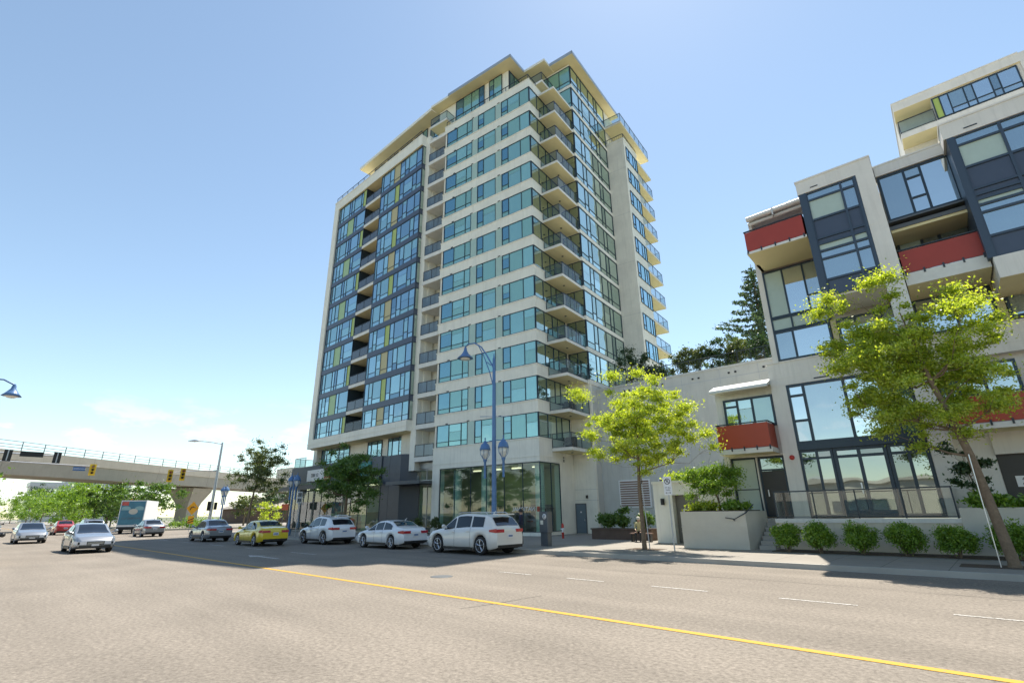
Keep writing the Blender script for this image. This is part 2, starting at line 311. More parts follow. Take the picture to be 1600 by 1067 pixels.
def tag(o, label, cat, group=None):
    o['label'] = label; o['category'] = cat
    if group: o['group'] = group
    return o
def thing(name, label, cat, loc=(0,0,0), rz=0, group=None):
    o = bpy.data.objects.new(name, None); o.empty_display_size = .3; COL.objects.link(o); o.location = loc; o.rotation_euler = (0,0,rz)
    return tag(o, label, cat, group)
def struct(o, kind='structure'): o['kind'] = kind; return o
def dup(root, loc, rz=0, label=None, group=None, scale=None):
    kids = {}
    for o in bpy.data.objects:
        if o.parent: kids.setdefault(o.parent.name, []).append(o)
    def cp(o, par):
        c = o.copy(); COL.objects.link(c)
        if par is not None: c.parent = par; c.matrix_parent_inverse = o.matrix_parent_inverse
        for k in kids.get(o.name, []): cp(k, c)
        return c
    c = cp(root, None); c.location = loc; c.rotation_euler = (0,0,rz)
    if scale: c.scale = scale if hasattr(scale, '__len__') else (scale,)*3
    if label: c['label'] = label
    if group: c['group'] = group
    return c
def place(root, loc, rz=0): root.location = loc; root.rotation_euler = (0,0,rz); return root
def textmesh(s, size, name, matk, fr, x, z, y, parent, ext=.01, mirror=False, lay=False, align='CENTER'):
    cu = bpy.data.curves.new('t', 'FONT'); cu.body = s; cu.size = size; cu.extrude = ext; cu.align_x = align; cu.align_y = 'CENTER'
    to = bpy.data.objects.new('t', cu); COL.objects.link(to); bpy.context.view_layer.update()
    me = bpy.data.meshes.new_from_object(to.evaluated_get(bpy.context.evaluated_depsgraph_get())); bpy.data.objects.remove(to)
    b = MB(fr); sg = -1 if mirror else 1
    b.add([(x+sg*v.co.x, y-v.co.z, z+v.co.y) if not lay else (x+v.co.x, z+v.co.y, y+v.co.z) for v in me.vertices], [tuple(p.vertices) for p in me.polygons], 0)
    return b.build(name, matk, parent)
# ---- windows
def window(fr, x0, x1, z0, z1, y, parent, vs=(), hs=(), glass='win_w', frame='frame', fw=.05, fd=.07, name='window', panels=(), out=None):
    """frame mesh with its panes as a sub-part; vs inner mullions, hs (xa, xb, z) transoms, panels (xa, xb, matkey)"""
    f = MB(fr); g = MB(fr); e = .001
    f.box(x0, x0+fw, y-fd, y, z0, z1); f.box(x1-fw, x1, y-fd, y, z0, z1)
    f.box(x0+fw+e, x1-fw-e, y-fd+.002, y, z0, z0+fw); f.box(x0+fw+e, x1-fw-e, y-fd+.002, y, z1-fw, z1)
    for v in vs: f.box(v-fw/2, v+fw/2, y-fd+.004, y, z0+fw+e, z1-fw-e)
    for a, b, z in hs: f.box(max(a+fw/2, x0+fw)+.006, min(b-fw/2, x1-fw)-.006, y-fd+.008, y, z-fw*.45, z+fw*.45)
    ed = [x0]+list(vs)+[x1]; pm = {}; keys = [glass]
    for i in range(len(ed)-1):
        a, b = ed[i], ed[i+1]; mi = 0
        for pa, pb, pk in panels:
            if abs(pa-a) < .06 and abs(pb-b) < .06:
                if pk not in keys: keys.append(pk)
                mi = keys.index(pk)
        zz = sorted(z for ha, hb, z in hs if ha <= (a+b)/2 <= hb and mi == 0); zz = [z0]+zz+[z1]
        if mi == 0 and glass in ('win_w','win_b','win_s') and random.random() < .3:      # half drawn blind
            k0 = max(range(len(zz)-1), key=lambda q: zz[q+1]-zz[q]); zz = sorted(zz+[zz[k0]+(zz[k0+1]-zz[k0])*random.uniform(.35, .85)])
        for k in range(len(zz)-1):
            j = random.uniform(-.004, .004)
            g.add([(a+.02, y-.02+j, zz[k]+.012), (b-.02, y-.02-j, zz[k]+.012), (b-.02, y-.02-j, zz[k+1]-.012), (a+.02, y-.02+j, zz[k+1]-.012)], [(0,1,2,3)], mi)
    fo = f.build(name, frame, parent); go = g.build('pane', keys, fo); return fo
def railing(fr, segs, z0, h, parent, glass='rail', post=1.3, name='railing', fwid=.035):
    """segs: list of ((x0,y0),(x1,y1)); glass panels, posts, top rail"""
    f = MB(fr); g = MB(fr)
    for (xa, ya), (xb, yb) in segs:
        L = math.hypot(xb-xa, yb-ya); n = max(1, round(L/post)); a = math.degrees(math.atan2(yb-ya, xb-xa)); q = fr.sub(xa, ya, a)
        F_ = MB(q); F_.box(-.02, L+.02, -.025, .025, z0+h-.05, z0+h); F_.box(0, L, -.015, .015, z0+.05, z0+.08)
        for i in range(n+1): xx = L*i/n; F_.box(xx-.02, xx+.02, -.021, .021, z0-.12, z0+h-.051)
        if glass == 'bars':
            for i in range(int(L/.22)): F_.box(.11+.22*i, .125+.22*i, -.007, .007, z0+.081, z0+h-.051)
        G_ = MB(q)
        for i in range(n): G_.pane(L*i/n+.035, L*(i+1)/n-.035, z0+.09, z0+h-.06, 0)
        b = len(f.v); f.v += F_.v; f.f += [tuple(b+i for i in t) for t in F_.f]; f.m += F_.m
        b = len(g.v); g.v += G_.v; g.f += [tuple(b+i for i in t) for t in G_.f]; g.m += G_.m
    fo = f.build(name, 'metal', parent)
    if glass != 'bars': g.build('glass_panel', glass, fo)
    return fo
# ---------------------------------------------------------------- ground, road, pavement
def sheet(name, poly, z, mk):
    b = MB(); b.add([(x, y, z) for x, y in poly], [tuple(range(len(poly)))], 0); return struct(b.build(name, mk))
def slabp(name, poly, z0, z1, mk):
    b = MB(); b.prism(poly, z0, z1); return struct(b.build(name, mk))
sheet('ground', [(-2500,-2500),(2500,-2500),(2500,2500),(-2500,2500)], -.03, 'grass_far' if 'grass_far' in M else 'conc')
sheet('road', [(-600,-11),(90,-11),(90,18.3),(-600,18.3)], 0, 'asphalt')
sheet('cross_street', [(-84,18.3),(-66,18.3),(-66,400),(-84,400)], -.004, 'asphalt')
sheet('parking_lot', [(-120,-69),(90,-69),(90,-14.6),(-120,-14.6)], .02, 'asphalt')
KY = 18.25
slabp('sidewalk', [(-64,KY+.16),(90,KY+.16),(90,25.2),(-9,40),(-24,60),(-64,60)], -.2, .15, 'pave')
slabp('kerb', [(-64,KY),(90,KY),(90,KY+.158),(-64,KY+.158)], -.2, .152, 'conc')
slabp('sidewalk', [(-600,KY+.16),(-85,KY+.16),(-85,60),(-600,60)], -.2, .15, 'pave')
slabp('kerb', [(-600,KY),(-85,KY),(-85,KY+.158),(-600,KY+.158)], -.2, .152, 'conc')
slabp('sidewalk', [(-600,-14.5),(90,-14.5),(90,-11),(-600,-11)], -.2, .15, 'pave')
b = MB(); b.box(-58, 90, 8.0, 8.15, .004, .0055); struct(b.build('yellow_centre_line', 'yline'))
b = MB(); b.box(-600, -86, 8.02, 8.14, .004, .0055); struct(b.build('yellow_centre_line', 'yline'))
for i, (a, c) in enumerate([(-12.0,-10.68),(-9.37,-8.16),(-6.77,-5.38),(-3.87,-2.48),(-1.08,.25),(1.6,2.9),(4.3,5.6),(7,8.3)]):
    b = MB(); b.box(a, c, 12.15, 12.23, .004, .0055); struct(b.build('lane_dash', 'wline'))
for x in range(-24, -60, -6):
    b = MB(); b.box(x-2.6, x, 12.15, 12.25, .004, .0055); struct(b.build('lane_dash', 'wline'))
b = MB(); b.box(-58.6, -58.2, 8.4, 18, .004, .0055); struct(b.build('stop_line', 'wline'))
# straight arrow painted in the near lane
b = MB(); b.add([(-25.2,10.0,.005),(-23.2,10.0,.005),(-23.2,10.18,.005),(-25.2,10.18,.005),(-26.4,10.09,.005),(-25.2,9.72,.005),(-25.2,10.46,.005)], [(0,1,2,3),(4,5,6)]); struct(b.build('lane_arrow', 'wline'))
for x in range(-16, 24, 6):
    pass
# manhole and parking bay ticks
b = MB(); b.lathe([(0.0,.004),(.33,.004),(.33,.006),(.30,.0065),(0,.0065)], -12.5, 10.3, 24); tag(b.build('manhole_cover', 'galvdark'), 'round iron cover set in the far lane of the road', 'manhole cover')

random.seed(21)
for (x0, y0, x1, y1) in ((-26, 14.6, 6, 14.9), (-8.3, 7.2, -8.0, 9.4)):   # sealed cracks
    b = MB(); n = int(math.hypot(x1-x0, y1-y0)/.45); dx, dy = (x1-x0), (y1-y0); L_ = math.hypot(dx, dy); nx, ny = -dy/L_, dx/L_; P_ = []
    for i in range(n+1):
        o = random.uniform(-.05, .05)+.12*math.sin(i*.31+x0); w_ = random.uniform(.006, .016); px_, py_ = x0+dx*i/n+nx*o, y0+dy*i/n+ny*o
        P_ += [(px_-nx*w_, py_-ny*w_, .004), (px_+nx*w_, py_+ny*w_, .004)]
    b.add(P_, [(2*i, 2*i+1, 2*i+3, 2*i+2) for i in range(n)]); struct(b.build('crack_seal', 'tar'))
# ---------------------------------------------------------------- condo tower
T = Fr(-24.0, 28.6, 7.0)                 # x = along the street front to the right, y = depth
Fk = lambda k: 6.35+2.83*k
tower = thing('condo_tower', 'tall white and glass condominium tower with stacked corner balconies over a glazed shop', 'building', (-24, 28.6, .15))
cl = lambda fr, a, mk, name='wall', p=tower: None
# cores behind the glass
b = MB(T); b.box(-10.8, -.02, .12, 5.0, 5.25, 40.3, 0); b.box(-10.8, 1.8, 5.02, 18, 11.75, 45.95, 0); b.box(-13.15, -10.81, 1.7, 18, 5.3, 40.3, 0)
b.box(-10.2, 3.8, 12.95, 16.35, 6, 40.3, 0); b.box(-12, 1.7, 16.4, 22, 6, 40.3, 0)
b.build('wall', 'white', tower)
b = MB(); b.box(-55.58, -48.95, 26.76, 44, 9, 41.2); b.box(-45.58, -37.78, 26.76, 44, 9, 41.2); b.box(-48.949, -45.581, 28.42, 44, 9, 41.2); b.box(-56.4, -37.2, 28.2, 44, 4.4, 9)
b.build('wall', 'white', tower)
# horizontal white bands round the front corner, with shadow reveal
for k in range(13):
    z0, z1 = Fk(k)-.30, Fk(k)+.65
    if k == 0: z0 = 5.25
    b = MB(T); pts = [(-10.8,-.02),(0.02,-.02),(.02,4.72),(-.1,4.72),(-.1,.1),(-10.8,.1)]
    b.prism(pts, z0, z1); b.prism([(-10.84,-.06),(.06,-.06),(.06,4.74),(.0201,4.74),(.0201,-.0201),(-10.84,-.0201)], z1-.06, z1+.015)
    if k == 0:
        b.prism([(-10.83,-.05),(.05,-.05),(.05,4.73),(.0201,4.73),(.0201,-.0201),(-10.83,-.0201)], 5.62, 5.68)
    b.build('floor_band', 'white', tower)
    if 0 < k:   # small vents on the soffit edge
        for x in (-9.3, -6.9, -3.6): MB(T).box(x-.13, x+.13, -.05, -.021, z0+.02, z0+.1).build('vent', 'metal', tower)
TS = T.sub(0, 0, 90)                     # x' = depth v, outward = -y' = +x of T
for k in range(12):
    z0, z1 = Fk(k)+.67, Fk(k+1)-.30
    s = z0+.42
    window(T, -10.46, -6.96, z0, z1, .04, tower, vs=(-9.06,-7.68), hs=[(-10.46,-6.96,s)])
    window(T, -6.22, -4.0, z0, z1, .04, tower, vs=(-5.49,), hs=[(-6.22,-5.49,s+.1)])
    for xa, xb in ((-6.96,-6.22),(-4.0,-3.28)): MB(T).box(xa+.004, xb-.004, -.005, .118, z0+.002, z1-.002).build('glass_spandrel', 'ribbon', tower)
    window(T, -3.28, -.002, z0, z1, .04, tower, vs=(-2.52,-1.11), hs=[(-3.28,-2.52,s+.1)])
    window(TS, .03, 4.70, z0, z1, .02, tower, vs=(1.32,2.59,3.43), hs=[], glass='win_s', frame='frame')
# recess balconies between the white block and the coloured block
b = MB(T); b.box(-13.85, -13.15, .1, 4, 5.3, 41.2); b.box(-13.15, -10.83, 1.72, 1.8, 5.3, 40.5)
b.build('pier', 'white', tower)
for k in range(13):
    bal = MB(T); bal.box(-13.14, -10.82, -.02, 1.71, Fk(k)-.33, Fk(k)+.06)
    bo = bal.build('balcony', 'slab', tower)
    if k < 12:
        railing(T, [((-13.1,.04),(-10.86,.04))], Fk(k)+.07, 1.06, bo, glass='raildark')
        d = MB(T); d.box(-12.0, -11.0, 1.66, 1.70, Fk(k)+.1, Fk(k)+2.3); d.build('balcony_door', 'frame', tower)
# corner balconies
for k in range(13):
    y0 = 1.6 if k else 1.75
    bal = MB(T); z1 = Fk(k)-.04
    bal.box(.03, 1.78, y0, 4.98, z1-.24, z1, 0, bot=1); bo = bal.build('balcony', ['slab','soffit'], tower)
    if k < 12:
        railing(T, [((.06,y0+.05),(1.73,y0+.05)),((1.73,y0+.05),(1.73,4.95))], z1, 1.1, bo)
    d = MB(T); d.lathe([(.09,z1-.28),(.09,z1-.25)], .9, 3.3, 10); d.build('soffit_light', 'metal', bo)
b = MB(T); b.box(0.0, 1.90, 5.0, 5.3, .15, 11.70); b.build('wall', 'white', tower)
b = MB(T); b.box(1.86, 1.9, 5.3, 12.9, .15, 11.7); b.box(-10, 1.85, 5.31, 12.9, .15, 11.7); b.box(-1, 3.9, 12.83, 16.4, .15, 7); b.build('wall', 'grey_wall', tower)
# joint lines in the blank wall
b = MB(T)
for z in (2.55, 3.35, 6.05, 8.9): b.box(-.001, 1.905, 4.99, 5.0, z, z+.03); b.box(1.9, 1.908, 5.0, 12.8, z, z+.03)
b.build('wall_joint', 'grey_wall', tower)
# right glazed block
SS = T.sub(1.9, 5.0, 90)
for k in range(2, 14):
    z0, z1 = Fk(k)+.06, Fk(k+1)-.32
    sb = MB(T); sb.box(-2 if k > 11 else 0, 1.96, 4.94, 12.8, Fk(k)-.32, Fk(k)+.05); sb.build('floor_edge', 'white', tower)
    window(SS, .02, 7.72, z0, z1, .02, tower, vs=(1.49,2.22,3.89,5.16,5.89), hs=[(0,1.49,z0+.55),(1.49,2.22,z0+.75),(2.22,7.72,z0+.55)], glass='win_s', name='curtain_wall')
    if k < 12: window(T, .1, 1.88, z0, z1, 5.0, tower, vs=(.95,), glass='win_s', name='balcony_glazing', panels=[(.95,1.88,'win_s')])
    else: window(T, -2.0, 1.88, z0, z1, 5.0, tower, vs=(-.7,.6), hs=[(-2,1.88,z0+.5)], glass='win_w', name='balcony_glazing')
# blank shaft with side windows and rear balconies
b = MB(T); b.box(1.91, 3.92, 12.83, 16.42, 6.5, 40.87); b.box(1.85, 3.97, 12.78, 16.5, 40.6, 40.9); b.build('wall', 'white', tower)
b = MB(T); [b.box(1.9, 3.925, 12.823, 12.83, z, z+.025) for z in (14.4, 20.0, 25.7, 31.4, 37.0)]; b.build('wall_joint', 'grey_wall', tower)
SW = T.sub(3.92, 12.83, 90)
for k in range(3, 12):
    window(SW, .45, 3.55, Fk(k)+.75, Fk(k+1)-.35, .0, tower, vs=(1.15,2.3,2.95), hs=[(.45,1.15,Fk(k)+1.25)], glass='win_b', name='side_window')
for k in range(3, 14):
    bal = MB(T); x0 = 1.9 if k == 13 else 2.3; y0 = 12.6 if k == 13 else 16.43
    bal.box(x0, 3.92 if k < 13 else 3.9, y0, 20.9, Fk(k)-.3, Fk(k)-.05, 0, bot=1); bo = bal.build('balcony', ['slab','soffit'], tower)
    if k == 13: railing(T, [((1.92,12.65),(3.85,12.65)),((3.85,12.65),(3.85,20.8))], Fk(k)-.05, 1.1, bo)
    elif k < 12: railing(T, [((3.87,16.5),(3.87,20.8)),((3.87,20.8),(2.4,20.8))], Fk(k)-.05, 1.1, bo)
railing(T, [((1.95,12.88),(3.87,12.88)),((3.87,12.88),(3.87,16.4))], 40.9, .6, tower, glass='bars')
# penthouse floors
b = MB(T); b.box(-13.6, -3.7, 1.85, 14, 40.3, 45.95); b.box(-3.7, -1.9, 5.1, 14, 40.3, 45.95); b.build('penthouse_wall', 'white', tower)
for z0, z1 in ((40.95, 42.85), (43.15, 45.9)):
    window(T, -11.0, -6.9, z0, z1, 1.8, tower, vs=(-9.9,-8.7,-7.6), hs=[(-11,-6.9,z0+.6)], glass='win_w', name='penthouse_window')
    window(T, -6.2, -4.5, z0, z1, 1.8, tower, vs=(-5.6,), hs=[(-6.2,-4.5,z0+.6)], glass='win_w', name='penthouse_window')
    window(T.sub(-3.65, 1.85, 90), .02, 3.2, z0, z1, 0, tower, vs=(.15,.95,2.0), glass='win_w', name='penthouse_window')
b = MB(T); b.box(-11.2, -2.58, .66, 14.5, 46.0, 46.32, 0, bot=1); b.box(-14.0, -11.201, .76, 14.5, 46.0, 46.30, 0, bot=1); b.box(-2.579, 0, 3.1, 14.5, 45.98, 46.28, 0, bot=1)
b.box(-2.4, 2.68, 4.15, 15.2, 46.05, 46.40, 0, bot=1); b.build('roof', ['white','soffit'], tower)
b = MB(T); b.box(-11.24, -2.54, .62, .659, 46.03, 46.36); b.box(-2.579, -2.54, .62, 14.5, 46.03, 46.36); b.box(2.681, 2.72, 4.11, 15.2, 46.08, 46.44); b.box(-2.4, 2.72, 4.11, 4.149, 46.08, 46.44); b.build('roof_edge', 'galv', tower)
b = MB(T); b.box(-13.84, -11.3, .65, 3, 42.85, 43.12, 0, bot=1); bo = b.build('balcony', ['slab','soffit'], tower)
railing(T, [((-13.8,.7),(-11.35,.7)),((-11.35,.7),(-11.35,2.5))], 43.12, 1.05, bo)
b = MB(T); b.box(-3.0, -.08, 2.62, 5, 42.85, 43.12, 0, bot=1); bo = b.build('balcony', ['slab','soffit'], tower)
railing(T, [((-2.9,2.67),(-.13,2.67)),((-.13,2.67),(-.13,4.9))], 43.12, 1.05, bo)
railing(T, [((-10.7,.12),(-.15,.12)),((-.15,.12),(-.15,1.5))], 41.0, .7, tower, glass='bars')
# ---------------- coloured curtain-wall block (parallel with the street)
BX0, BX1, BY = -56.7, -37.7, 26.53
b = MB(); b.box(BX0, -55.62, BY-.1, 34, 8.8, 41.35); b.box(-55.619, BX1+.02, BY-.1, 28.5, 40.0, 41.35, 0, bot=1)
b.box(-55.619, BX1+.02, BY-.1, 28.2, 8.8, 9.78, 0, bot=1); b.box(BX1-.0, -37.0, BY+1.15, 28.5, 8.8, 41.35)
b.box(BX0-.04, BX1+.06, BY-.14, BY-.1005, 41.25, 41.4); b.box(BX0-.03, BX1+.05, BY-.13, BY-.1005, 9.25, 9.31)
b.build('frame_wall', ['white','soffit'], tower)
rows = [(9.82, 11.60)]+[(12.12+2.83*j, 14.43+2.83*j) for j in range(9)]+[(37.59, 39.97)]
for r, (z0, z1) in enumerate(rows):
    h = z0+.5
    if r % 2 == 0:
        window(W0, -55.6, -48.9, z0, z1, BY+.12, tower, vs=(-55.1,-54.47,-52.9,-52.35,-51.79,-50.08,-49.6), hs=[(-55.6,-54.47,h),(-54.47,-52.9,h),(-52.9,-51.79,h),(-51.79,-50.08,h),(-50.08,-49.6,h+.1)], glass='win_b', frame='frameblue', name='window_wall', panels=[(-49.6,-48.9,'lime')])
        window(W0, -45.6, -37.72, z0, z1, BY+.12, tower, vs=(-45.19,-43.82,-42.99,-41.74,-40.86,-40.1,-38.72), hs=[(-45.19,-43.82,h),(-43.82,-42.99,h+.25),(-42.99,-41.74,h),(-41.74,-40.86,h),(-40.86,-40.1,h+.25),(-40.1,-38.72,h),(-38.72,-37.72,h)], glass='win_b', frame='frameblue', name='window_wall', panels=[(-42.99,-41.74,'tan')])
    else:
        window(W0, -55.6, -48.9, z0, z1, BY+.12, tower, vs=(-54.7,-53.9,-53.0,-51.5,-50.9), hs=[(-55.6,-54.7,h),(-54.7,-53.0,h),(-51.5,-50.9,h+.25),(-50.9,-48.9,h)], glass='win_b', frame='frameblue', name='window_wall', panels=[(-53.0,-51.5,'limepale')])
        window(W0, -45.6, -37.72, z0, z1, BY+.12, tower, vs=(-44.8,-44.1,-42.55,-41.7,-40.95,-39.3,-38.6), hs=[(-45.6,-44.8,h),(-44.8,-44.1,h+.25),(-44.1,-42.55,h),(-41.7,-40.95,h+.2),(-40.95,-39.3,h),(-39.3,-38.6,h+.25),(-38.6,-37.72,h)], glass='win_b', frame='frameblue', name='window_wall', panels=[(-42.55,-41.7,'lime')])
    window(Fr(-37.7, BY+.1, 90), .0, 1.02, z0, z1, 0.0, tower, vs=(.5,), glass='win_s', frame='frameblue', name='return_window')
    if r < 10:
        z2 = rows[r+1][0]
        b = MB(); b.box(-55.6, -48.9, BY+.02, BY+.14, z1+.002, z2-.002); b.box(-45.6, -37.68, BY+.02, BY+.14, z1+.002, z2-.002); b.box(-37.8, -37.68, BY+.141, BY+1.1, z1+.002, z2-.002)
        b.build('spandrel', 'spandrel', tower)
b = MB(); b.box(-48.88, -45.62, 28.3, 28.4, 9, 40.5); b.build('recess_wall', 'frame', tower)
b = MB(); b.box(-55.5, -48.9, BY+.2, 29, 9.5, 40.5); b.box(-45.6, -37.8, BY+.2, 29, 9.5, 40.5); b.build('inner_wall', 'frame', tower)
for r in range(10):
    z0, z1 = rows[r][1], rows[r+1][0]
    b = MB(); b.box(-48.88, -45.62, BY+.03, 28.29, z0+.1, z1-.06, 0, bot=1); bo = b.build('balcony', ['slab','soffit'], tower)
    railing(W0, [((-48.84,BY+.08),(-45.66,BY+.08))], z1-.06, 1.02, bo, glass='raildark')
    d = MB(); d.pane(-47.7, -46.1, z1, z1+2.1, 28.28); d.build('balcony_door', 'win_s', tower)
railing(W0, [((-48.84,BY+.08),(-45.66,BY+.08))], rows[0][0], 1.0, tower)
for r in range(11):           # balconies on the far side wall
    z = rows[r][0]-.3 if r else 8.85
    b = MB(); b.box(-57.75, -56.72, 27.4, 30.2, z, z+.22, 0, bot=1); bo = b.build('balcony', ['slab','soffit'], tower)
    railing(W0, [((-57.7,30.1),(-57.7,27.45)),((-57.7,27.45),(-56.75,27.45))], z+.22, 1.05, bo)
b = MB(); b.box(-53.8, -38.2, 27.95, 40, 46.1, 46.45, 0, bot=1); b.box(-53.85, -38.15, 27.9, 27.949, 46.12, 46.5); b.build('roof', ['white','soffit'], tower)
b = MB(); b.box(-52.6, -37.4, 29.45, 40, 41.2, 46.1); b.build('penthouse_wall', 'cream', tower)
for i in range(5):
    x = -52.4+3.05*i
    for z0, z1 in ((41.5,42.9),(43.3,46.0)): window(W0, x, x+2.45, z0, z1, 29.4, tower, vs=(x+.8,x+1.6), hs=[(x,x+2.45,z0+.5)], glass='win_b', name='penthouse_window')
railing(W0, [((-56.6,26.6),(-38.0,26.6))], 41.36, .8, tower, glass='bars')
# ---------------- base of the coloured block
MB().box(-57.3, -56.5, 27.6, 28.4, 4.4, 8.8).build('column', 'white', tower); MB().box(-40.4, -37.1, 27.9, 28.5, 6.8, 8.8).build('wall', 'white', tower)
window(W0, -56.4, -50.2, 6.9, 8.75, 28.15, tower, vs=(-55.2,-54.2,-52.4,-51.4), hs=[(-56.4,-50.2,7.4)], glass='win_b', name='window_wall')
window(W0, -46.6, -44.0, 6.9, 8.75, 28.15, tower, vs=(-45.9,-44.8), hs=[(-46.6,-45.9,7.4)], glass='win_b', name='window_wall')
window(W0, -42.9, -40.4, 6.9, 8.75, 28.15, tower, vs=(-42.2,-41.1), hs=[(-41.1,-40.4,7.4)], glass='win_b', name='window_wall')
b = MB(); b.box(-41.3, -38.42, 26.6, 28.2, .15, 6.8); b.add([(-38.42,26.6,.15),(-37.3,27.9,.15),(-38.42,28.3,.15),(-38.42,26.6,6.8),(-37.3,27.9,6.8),(-38.42,28.3,6.8)], [(0,1,4,3),(1,2,5,4),(3,4,5)]); 
b.build('entrance_wall', 'tile', tower)
b = MB()
for i in range(9): b.box(-41.32, -38.40, 26.59, 26.6, .9+.7*i, .905+.7*i)
b.box(-40.1, -40.095, 26.59, 26.6, .15, 6.8); b.build('tile_joint', 'black', tower)
b = MB(); b.box(-37.95, -37.6, 27.9, 27.95, 2.1, 3.1); b.build('address_plate', 'signwhite', tower)
# entrance between the two blocks: louvre, transom, canopy, doors
b = MB(T); b.box(-13.6, -10.9, .75, .8, 5.45, 5.98); [b.box(-13.6, -10.9, .70, .749, 5.47+.09*i, 5.50+.09*i) for i in range(6)]; b.build('louvre', 'galv', tower)
window(T, -13.6, -10.85, 4.45, 5.4, .8, tower, vs=(-12.2,), glass='shop', frame='galv', name='transom_window')
window(T, -13.5, -10.85, .2, 4.1, 1.2, tower, vs=(-12.5,-11.7), hs=[(-13.5,-10.85,2.5)], glass='shop', frame='galv', name='entrance_door')
b = MB(T); b.box(-14.9, -10.84, -1.4, 1.2, 4.12, 4.30); b.box(-14.95, -10.84, -1.45, -1.401, 4.08, 4.36); b.build('canopy', 'galvdark', tower)
b = MB(T); b.box(-14, -10.9, 4.5, 4.6, .15, 5.4); b.box(-13.7,-10.9,1.3,4.5,4.35,4.42); b.build('lobby_wall', 'tan', tower)
# ---------------- corner shop of the white block
b = MB(T); b.box(-10.8, -9.97, -.02, .6, .15, 5.25); b.box(-.5, 0, 2.82, 5.0, .15, 5.25); b.box(-9.97, 0.0, .02, .3, .15, .38); b.box(-.3, 0.0, .3, 2.82, .15, .38); b.build('wall', 'white', tower)
window(T, -9.95, -.03, .4, 5.22, .1, tower, vs=(-8.3,-6.6,-5.0,-3.28,-1.56), glass='shop', frame='frame', fw=.035, name='shop_window')
window(TS, .03, 2.8, .4, 5.22, .05, tower, vs=(1.54,), glass='shop', frame='frame', fw=.035, name='shop_window')
b = MB(T); b.box(-10.7, -.2, 4.8, 4.9, .15, 5.2); b.box(-10.7, -.1, .2, 4.8, .16, .2); b.box(-10.7,-.1,.35,4.8,5.12,5.2); b.box(-10.75,-10.7,.6,4.8,.2,5.2); b.build('shop_interior_wall', 'tan', tower)
for x in (-8.9, -5.9, -.75): MB(T).tube([(x, 1.1, .2), (x, 1.1, 5.2)], .35, 14).build('column', 'pale', tower)
b = MB(T)
for x in (-8.4, -7.4, -4.6, -3.6, -2.4): b.box(x, x+.5, 2.6, 3.2, .2, 1.2+.3*((int(x*3)) % 3)); b.box(x-.2, x+.75, 3.9, 4.2, .2, 2.3)
b.build('shelf', 'wood', tower)
for x in (-8, -6, -4, -2):
    b = MB(T); b.box(x, x+.9, 2.0, 2.12, 5.02, 5.1); b.build('ceiling_light', 'roomlight', tower)
textmesh('NATIONAL', .40, 'window_lettering', 'signwhite', T, -1.55, 1.95, .045, tower, ext=.004, mirror=True)
b = MB(T); b.box(-.35, -.12, .03, .06, 1.78, 2.12); b.build('window_logo', 'rust', tower)
# ---------------- podium shop row on the left
b = MB(); b.box(-60, -41.32, 26.5, 26.62, 5.05, 6.88); b.box(-60, -41.32, 26.62, 28.0, 6.70, 6.88); b.box(-60, -59.9, 26.63, 34, .15, 6.88); b.build('fascia', 'fascia', tower)
window(W0, -59.9, -41.35, .3, 4.5, 26.62, tower, vs=[-59.9+1.5*i for i in range(1, 12)], glass='shop', frame='galvdark', fw=.04, name='shop_window')
b = MB(); b.box(-59.8, -41.4, 33, 33.1, .15, 5.0); b.box(-59.8,-41.4,26.7,33,4.55,4.6); b.box(-59.8,-41.4,26.7,33,.16,.2); b.build('shop_interior_wall', 'cream', tower)
b = MB(); random.seed(4)
for i in range(14): x = -59+1.28*i; h = random.uniform(.8, 2.2); b.box(x, x+.9, 28.2+random.random()*2, 31, .2, h)
b.build('shelf', 'tan', tower)
for i in range(8):
    b = MB(); b.box(-58.8+2.2*i, -57.4+2.2*i, 28, 28.14, 4.45, 4.53); b.build('ceiling_light', 'roomlight', tower)
b = MB(); b.box(-60.2, -41.4, 25.4, 26.49, 4.62, 4.68); b.build('glass_canopy', 'aqua', tower)
b = MB(); b.box(-60.25, -41.4, 25.33, 25.4, 4.3, 4.75); [b.box(-60.1+2.05*i, -60.02+2.05*i, 25.4, 26.49, 4.5, 4.61) for i in range(10)]; b.build('canopy_frame', 'galvdark', tower)
b = MB(); b.box(-60.3, -41.5, 26.3, 26.49, 4.69, 5.04); b.build('canopy_band', 'aqua', tower)
railing(W0, [((-59.9,34),(-59.9,26.7)),((-59.9,26.7),(-57.2,26.7))], 6.9, 1.1, tower)
sg = tag(MB().box(-55.8, -51.95, 26.38, 26.495, 5.2, 6.4).build('shop_sign', 'signwhite'), 'white shop sign with grey lettering on the dark fascia left of the street tree', 'sign')
textmesh('2201 12', .5, 'lettering', 'galvdark', W0, -54.0, 5.8, 26.36, sg, ext=.01)
b = MB(); b.box(-51.9, -50.7, 26.38, 26.495, 5.2, 6.4); [b.box(-51.8, -50.8, 26.36, 26.379, 5.3+.27*i, 5.42+.27*i, 1) for i in range(4)]
tag(b.build('shop_sign', ['rust','tan']), 'red and orange striped sign beside the white shop sign', 'sign')
tag(MB().box(-46.5, -43, 26.38, 26.495, 5.2, 6.5).build('shop_sign', 'teal'), 'teal sign panel half hidden behind the street tree', 'sign')
